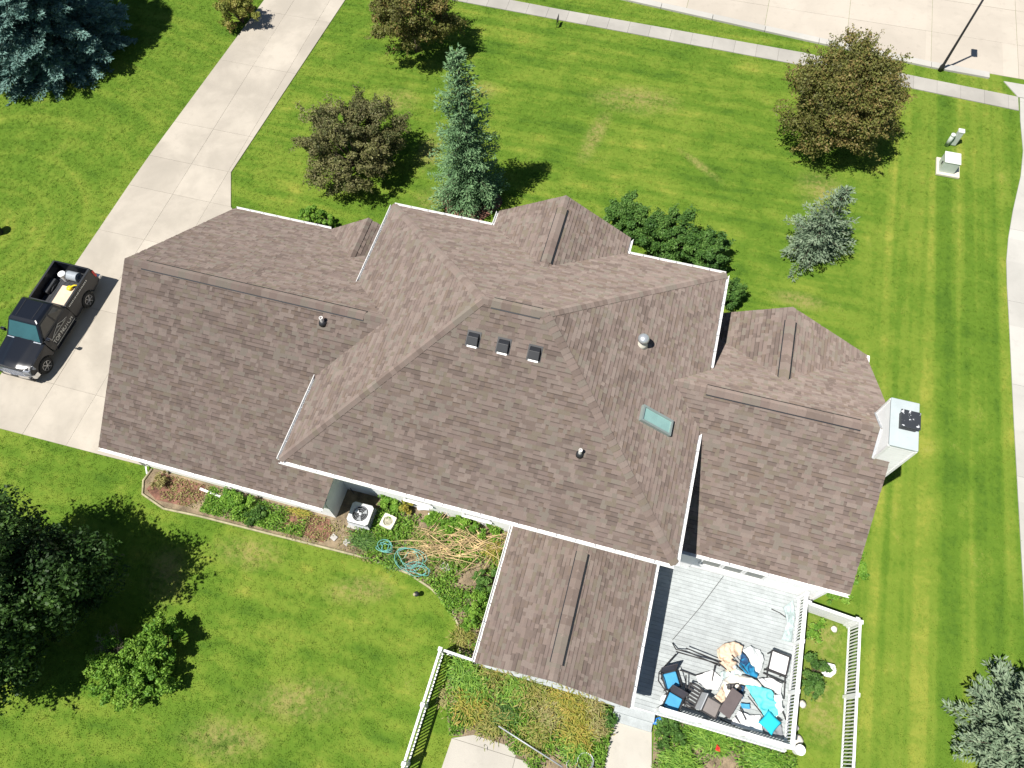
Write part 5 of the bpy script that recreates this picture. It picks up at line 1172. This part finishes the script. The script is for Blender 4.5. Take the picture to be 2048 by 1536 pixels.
# cab
cb_ = MB(); rings = [[(2.17,.94,1.26),(4.10,.93,1.20)], [(2.22,.90,1.38),(3.93,.88,1.36)], [(2.36,.77,1.84),(3.50,.74,1.86)], [(2.48,.66,1.915),(3.38,.62,1.925)]]
vs_ = []
for (t0,w0,z0),(t1,w1,z1) in rings: vs_ += [T(t0,-w0,z0), T(t1,-w1,z1), T(t1,w1,z1), T(t0,w0,z0)]
fs_ = [(4*i+k, 4*i+(k+1) % 4, 4*i+4+(k+1) % 4, 4*i+4+k) for i in range(3) for k in range(4)]+[(12,13,14,15),(3,2,1,0)]
cb_.raw(vs_, fs_); cb_.build('cab', PAINT, truck, bevel=.05, smooth=False)
def glass(pts, name, m):
    P_ = [T(*p) for p in pts]; nn = (P_[1]-P_[0]).cross(P_[2]-P_[0]).normalized(); cc = sum(P_, Vector())/len(P_)
    if nn.dot(cc-T(3.0,0,1.4)) < 0: nn = -nn
    MB().raw([p+nn*.018 for p in P_]+[p-nn*.01 for p in P_], [tuple(range(4)), (7,6,5,4)]+[(i, 4+i, 4+(i+1) % 4, (i+1) % 4) for i in range(4)]).build(name, m, truck)
glass([(4.03,-.80,1.245),(4.03,.80,1.245),(3.55,.66,1.80),(3.55,-.66,1.80)], 'windshield', WSG)
glass([(2.20,-.72,1.40),(2.20,.72,1.40),(2.34,.62,1.76),(2.34,-.62,1.76)], 'rear_window', SGL)
for sg in (1,-1):
    glass([(2.98,sg*.90,1.36),(3.84,sg*.895,1.34),(3.46,sg*.775,1.78),(2.98,sg*.785,1.78)], 'side_window', SGL); glass([(2.36,sg*.90,1.38),(2.90,sg*.90,1.37),(2.90,sg*.785,1.78),(2.48,sg*.785,1.76)], 'side_window', SGL)
MB().raw([T(3.96,-.86,1.245), T(3.96,.86,1.245), T(4.10,.84,1.222), T(4.14,0,1.236), T(4.10,-.84,1.222)], [(0,1,2,3,4)]).build('cowl', mat('cowl_grey', (.30,.34,.38), .4, .2, 12), truck)
for w_ in (-.45,.15): MB().tube([T(4.08,w_,1.262), T(3.98,w_+.5,1.30)], .008, 4).build('wiper', BLACKP, truck)
for w_ in (-.42,.42): MB().bar(T(2.5,w_,1.925), T(3.35,w_*.95,1.93), .02, .012).build('roof_seam', BLACKP, truck)
# decals on the driver side: roof outline, wording and rules
def decal_line(pts, wd=.016):
    for a_, b_ in zip(pts, pts[1:]): MB().bar(T(a_[0], .994, a_[1]), T(b_[0], .994, b_[1]), .006, wd).build('decal_line', DECAL, truck)
decal_line([(3.72,.99),(2.30,.99)]); decal_line([(3.72,.56),(2.25,.56)])
decal_line([(3.62,1.0),(3.25,1.14),(2.98,1.22),(2.75,1.10),(2.42,1.0)]); decal_line([(3.15,1.17),(2.9,1.04),(2.7,1.06)])
fc = bpy.data.curves.new('decal_text', 'FONT'); fc.body = 'TOP NOTCH'; fc.size = .30; fc.extrude = .002
fo = bpy.data.objects.new('decal_text_src', fc); COL.objects.link(fo); dg = bpy.context.evaluated_depsgraph_get()
me = bpy.data.meshes.new_from_object(fo.evaluated_get(dg)); bpy.data.objects.remove(fo); me.materials.clear(); me.materials.append(DECAL)
wmax = max(v.co.x for v in me.vertices)
me.transform(Matrix(((0,0,1,TCX+.993),(1.42/wmax,0,0,TY0-3.72),(0,1,0,.67),(0,0,0,1)))); lo = bpy.data.objects.new('decal_text', me); COL.objects.link(lo); attach(lo, truck)
rg = random.Random(3); tq = 2.02
while tq > .55:       # small lettering on the bed side, too small to read
    l = rg.uniform(.04,.09); MB().box(T(tq,.982,1.20), (.008,l*.7,.07)).build('decal_mark', DECAL, truck); tq -= l+.015
# load in the bed
def onbed(t_, w_, z=.78): return T(t_, w_, z)
p = onbed(.55,-.30); b_ = thing('bucket', tuple(p), 'white bucket standing in the pickup bed', 'bucket'); MB().lathe([(.13,0),(.155,.42),(.165,.42),(.165,.46),(.02,.465)], tuple(p), 18).build('bucket_body', WHITE, b_)
p = onbed(.42,.12); b_ = thing('duct_roll', tuple(p), 'grey roll lying in the pickup bed beside the white bucket', 'roll'); MB().lathe([(.20,-.28),(.22,-.26),(.22,.26),(.10,.27),(.10,.20)], (p.x,p.y,p.z+.22), 18, axis='X').build('roll_body', mat('grey_roll',(.28,.31,.34),.5,.12), b_, smooth=False)
o = MB().box(onbed(1.42,.22,.80), (1.0,1.05,.03), rz=.02).build('plywood_sheet', mat('plywood',(.62,.50,.38),.8,.08)); tag(o, 'tan plywood sheet lying in the pickup bed', 'plywood')
b_ = thing('yellow_tool', tuple(onbed(.98,.28)), 'yellow tool on the plywood in the pickup bed', 'tool'); YEL = mat('yellow_plastic',(.75,.58,.02),.4,.05)
q = onbed(1.0,.18,.86); MB().lathe([(.12,0),(.14,.04),(.10,.10),(.02,.11)], tuple(q), 12).build('tool_body', YEL, b_, smooth=True); MB().tube([onbed(.95,.25,.93), onbed(.86,.40,1.0), onbed(.80,.56,.96)], [.045,.03,.04], 8).build('tool_handle', YEL, b_, smooth=True); MB().box(onbed(.86,.42,.96), (.08,.05,.06)).build('trigger', BLACKP, b_)
# dark vehicle-edge object at the far left is a small bin
p = U(-13, 455, .4); b_ = thing('dark_bin', (p.x, p.y, 0), 'dark bin just inside the left edge of the lawn', 'bin'); MB().lathe([(.22,0),(.26,.6),(.28,.62),(.02,.66)], (p.x,p.y,0), 14).build('bin_body', BLACKP, b_)

# ------------------------------------------------------------------ bed weeds and lawn grass
def in_poly(P_, poly):
    x, y = P_[:, 0], P_[:, 1]; r = np.zeros(len(P_), bool); n = len(poly)
    for i in range(n):
        (x0, y0), (x1, y1) = poly[i][:2], poly[(i+1) % n][:2]
        c = ((y0 > y) != (y1 > y)) & (x < (x1-x0)*(y-y0)/(y1-y0+1e-12)+x0); r ^= c
    return r
rg = np.random.default_rng(77)
def scatter_leaves(name, poly, n, material, size, zmax, seed):
    rg = np.random.default_rng(seed); xs_ = [p[0] for p in poly]; ys_ = [p[1] for p in poly]
    P_ = np.stack([rg.uniform(min(xs_), max(xs_), n*3), rg.uniform(min(ys_), max(ys_), n*3)], 1); P_ = P_[in_poly(P_, poly)]
    # patchy
    k = np.sin(P_[:, 0]*2.3+seed)+np.sin(P_[:, 1]*3.1+seed*2)+.6*np.sin(P_[:, 0]*5.7-P_[:, 1]*4.3); P_ = P_[k > rg.uniform(-1.2, 1.2, len(P_))][:n]; m = len(P_)
    C = np.column_stack([P_, rg.uniform(.01, zmax, m)]); nr = unit(rg.normal(size=(m, 3))*.8+np.array([0, 0, .8])); a = unit(np.cross(nr, rg.normal(size=(m, 3)))); b = np.cross(nr, a); s_ = size*rg.uniform(.5, 1.4, (m, 1))
    return tag(quads_obj(name, C, a*s_, b*s_*.4, rg.uniform(0, 1, m), material, None), None, None, None, 'stuff')
o = scatter_leaves('bed_weeds', [(.9,-1.35),(5.3,-1.8),(7.0,-3.2),(7.9,-3.9),(7.9,.9),(2.6,.9)], 17000, L_LIGHT, .055, .30, 1); tag(o, 'low green weeds covering the soil of the back bed', 'weeds')
o = scatter_leaves('bed_litter', [(-7.1,-1.4),(5.3,-1.7),(7.0,-3.2),(7.9,-3.9),(7.9,.3),(2.6,.3),(.9,-.4),(-7.1,-.4)], 9000, L_STRAW, .05, .10, 2); tag(o, 'dry straw litter scattered over the back bed soil', 'litter')
o = scatter_leaves('porch_bed_weeds', PBED, 14000, L_LIGHT, .055, .36, 3); tag(o, 'yellow-green weeds filling the bed in front of the porch', 'weeds')
o = scatter_leaves('deck_bed_weeds', DBED, 15000, L_LIGHT, .055, .28, 4); tag(o, 'green weeds filling the bed below the deck railing', 'weeds')
o = scatter_leaves('wall_bed_weeds', [(-4.6,-1.5),(-.2,-1.4),(-.2,-.4),(-4.6,-.4)], 5200, L_LIGHT, .05, .22, 6); tag(o, 'low green weeds along the garage back wall', 'weeds')
# footprints without lawn
EXCL += [[(-7.8,-.3),(.8,-.3),(.8,11.1),(-7.8,11.1)], [(.5,.95),(13,.95),(13,11.8),(.5,11.8)], [(12.9,1.3),(20.0,1.3),(20.0,10.4),(12.9,10.4)], [(DX0,DY0-.4),(DX1,DY0-.4),(DX1,DY1),(DX0,DY1)], [(8,-4.1),(13.2,-4.1),(13.2,1),(8,1)]]
VIEW = [(-33.5,26.5),(-8.0,-13.8),(28.5,-4.0),(29.5,41.5)]
def grass(n_target=210000):
    # blade tuft
    tb = MB(); r_ = random.Random(1)
    for k in range(7):
        a = r_.uniform(0, 6.28); d = Vector((math.cos(a), math.sin(a), 0)); s_ = Vector((-d.y, d.x, 0)); b0 = d*r_.uniform(0, .05)+Vector((r_.uniform(-.02,.02), r_.uniform(-.02,.02), -.02)); h = r_.uniform(.002, .010); ln = r_.uniform(.03, .07)
        tb.face([b0-s_*.011, b0+s_*.011, b0+d*ln*.5+Vector((0,0,h*.75+.02))+s_*.007, b0+d*ln+Vector((0,0,h+.02)), b0+d*ln*.5+Vector((0,0,h*.75+.02))-s_*.007])
    tm = tb.mesh('grass_tuft', BLADE); to = bpy.data.objects.new('grass_tuft', tm)
    x0, x1, y0, y1 = -33.5, 29.5, -13.8, 41.5; n = int(n_target*2.1)
    P_ = np.stack([rg.uniform(x0, x1, n), rg.uniform(y0, y1, n)], 1); P_ = P_[in_poly(P_, VIEW)]
    for e in EXCL:
        bb = [min(p[0] for p in e), max(p[0] for p in e), min(p[1] for p in e), max(p[1] for p in e)]
        m = (P_[:, 0] > bb[0]) & (P_[:, 0] < bb[1]) & (P_[:, 1] > bb[2]) & (P_[:, 1] < bb[3]); idx = np.where(m)[0]
        if len(idx): P_ = np.delete(P_, idx[in_poly(P_[idx], [tuple(p) for p in e])], 0)
    P_ = P_[P_[:, 1] < np.interp(P_[:, 0], [q[0] for q in CUN], [q[1] for q in CUN])]
    m = len(P_); me = bpy.data.meshes.new('grass'); me.vertices.add(m); me.vertices.foreach_set('co', np.column_stack([P_, np.full(m, -.02)]).ravel()); me.update()
    at_ = me.attributes.new('rot', 'FLOAT_VECTOR', 'POINT'); at_.data.foreach_set('vector', np.column_stack([rg.normal(size=m)*.12, rg.normal(size=m)*.12, rg.uniform(0, 6.28, m)]).ravel().astype(np.float32))
    as_ = me.attributes.new('scl', 'FLOAT', 'POINT'); as_.data.foreach_set('value', rg.uniform(.65, 1.35, m).astype(np.float32))
    go = bpy.data.objects.new('grass', me); COL.objects.link(go)
    ng = bpy.data.node_groups.new('grass_nodes', 'GeometryNodeTree'); ng.interface.new_socket('Geometry', in_out='INPUT', socket_type='NodeSocketGeometry'); ng.interface.new_socket('Geometry', in_out='OUTPUT', socket_type='NodeSocketGeometry')
    gi, gO = ng.nodes.new('NodeGroupInput'), ng.nodes.new('NodeGroupOutput'); ip = ng.nodes.new('GeometryNodeInstanceOnPoints'); oi = ng.nodes.new('GeometryNodeObjectInfo'); oi.inputs[0].default_value = to
    ar, as2 = ng.nodes.new('GeometryNodeInputNamedAttribute'), ng.nodes.new('GeometryNodeInputNamedAttribute'); ar.data_type = 'FLOAT_VECTOR'; ar.inputs[0].default_value = 'rot'; as2.data_type = 'FLOAT'; as2.inputs[0].default_value = 'scl'
    ng.links.new(gi.outputs[0], ip.inputs['Points']); ng.links.new(oi.outputs['Geometry'], ip.inputs['Instance']); ng.links.new(ar.outputs['Attribute'], ip.inputs['Rotation']); ng.links.new(as2.outputs['Attribute'], ip.inputs['Scale']); ng.links.new(ip.outputs[0], gO.inputs[0])
    go.modifiers.new('grass', 'NODES').node_group = ng
    return tag(go, 'short mown lawn grass around the house and drive', 'grass', None, 'stuff')
grass()
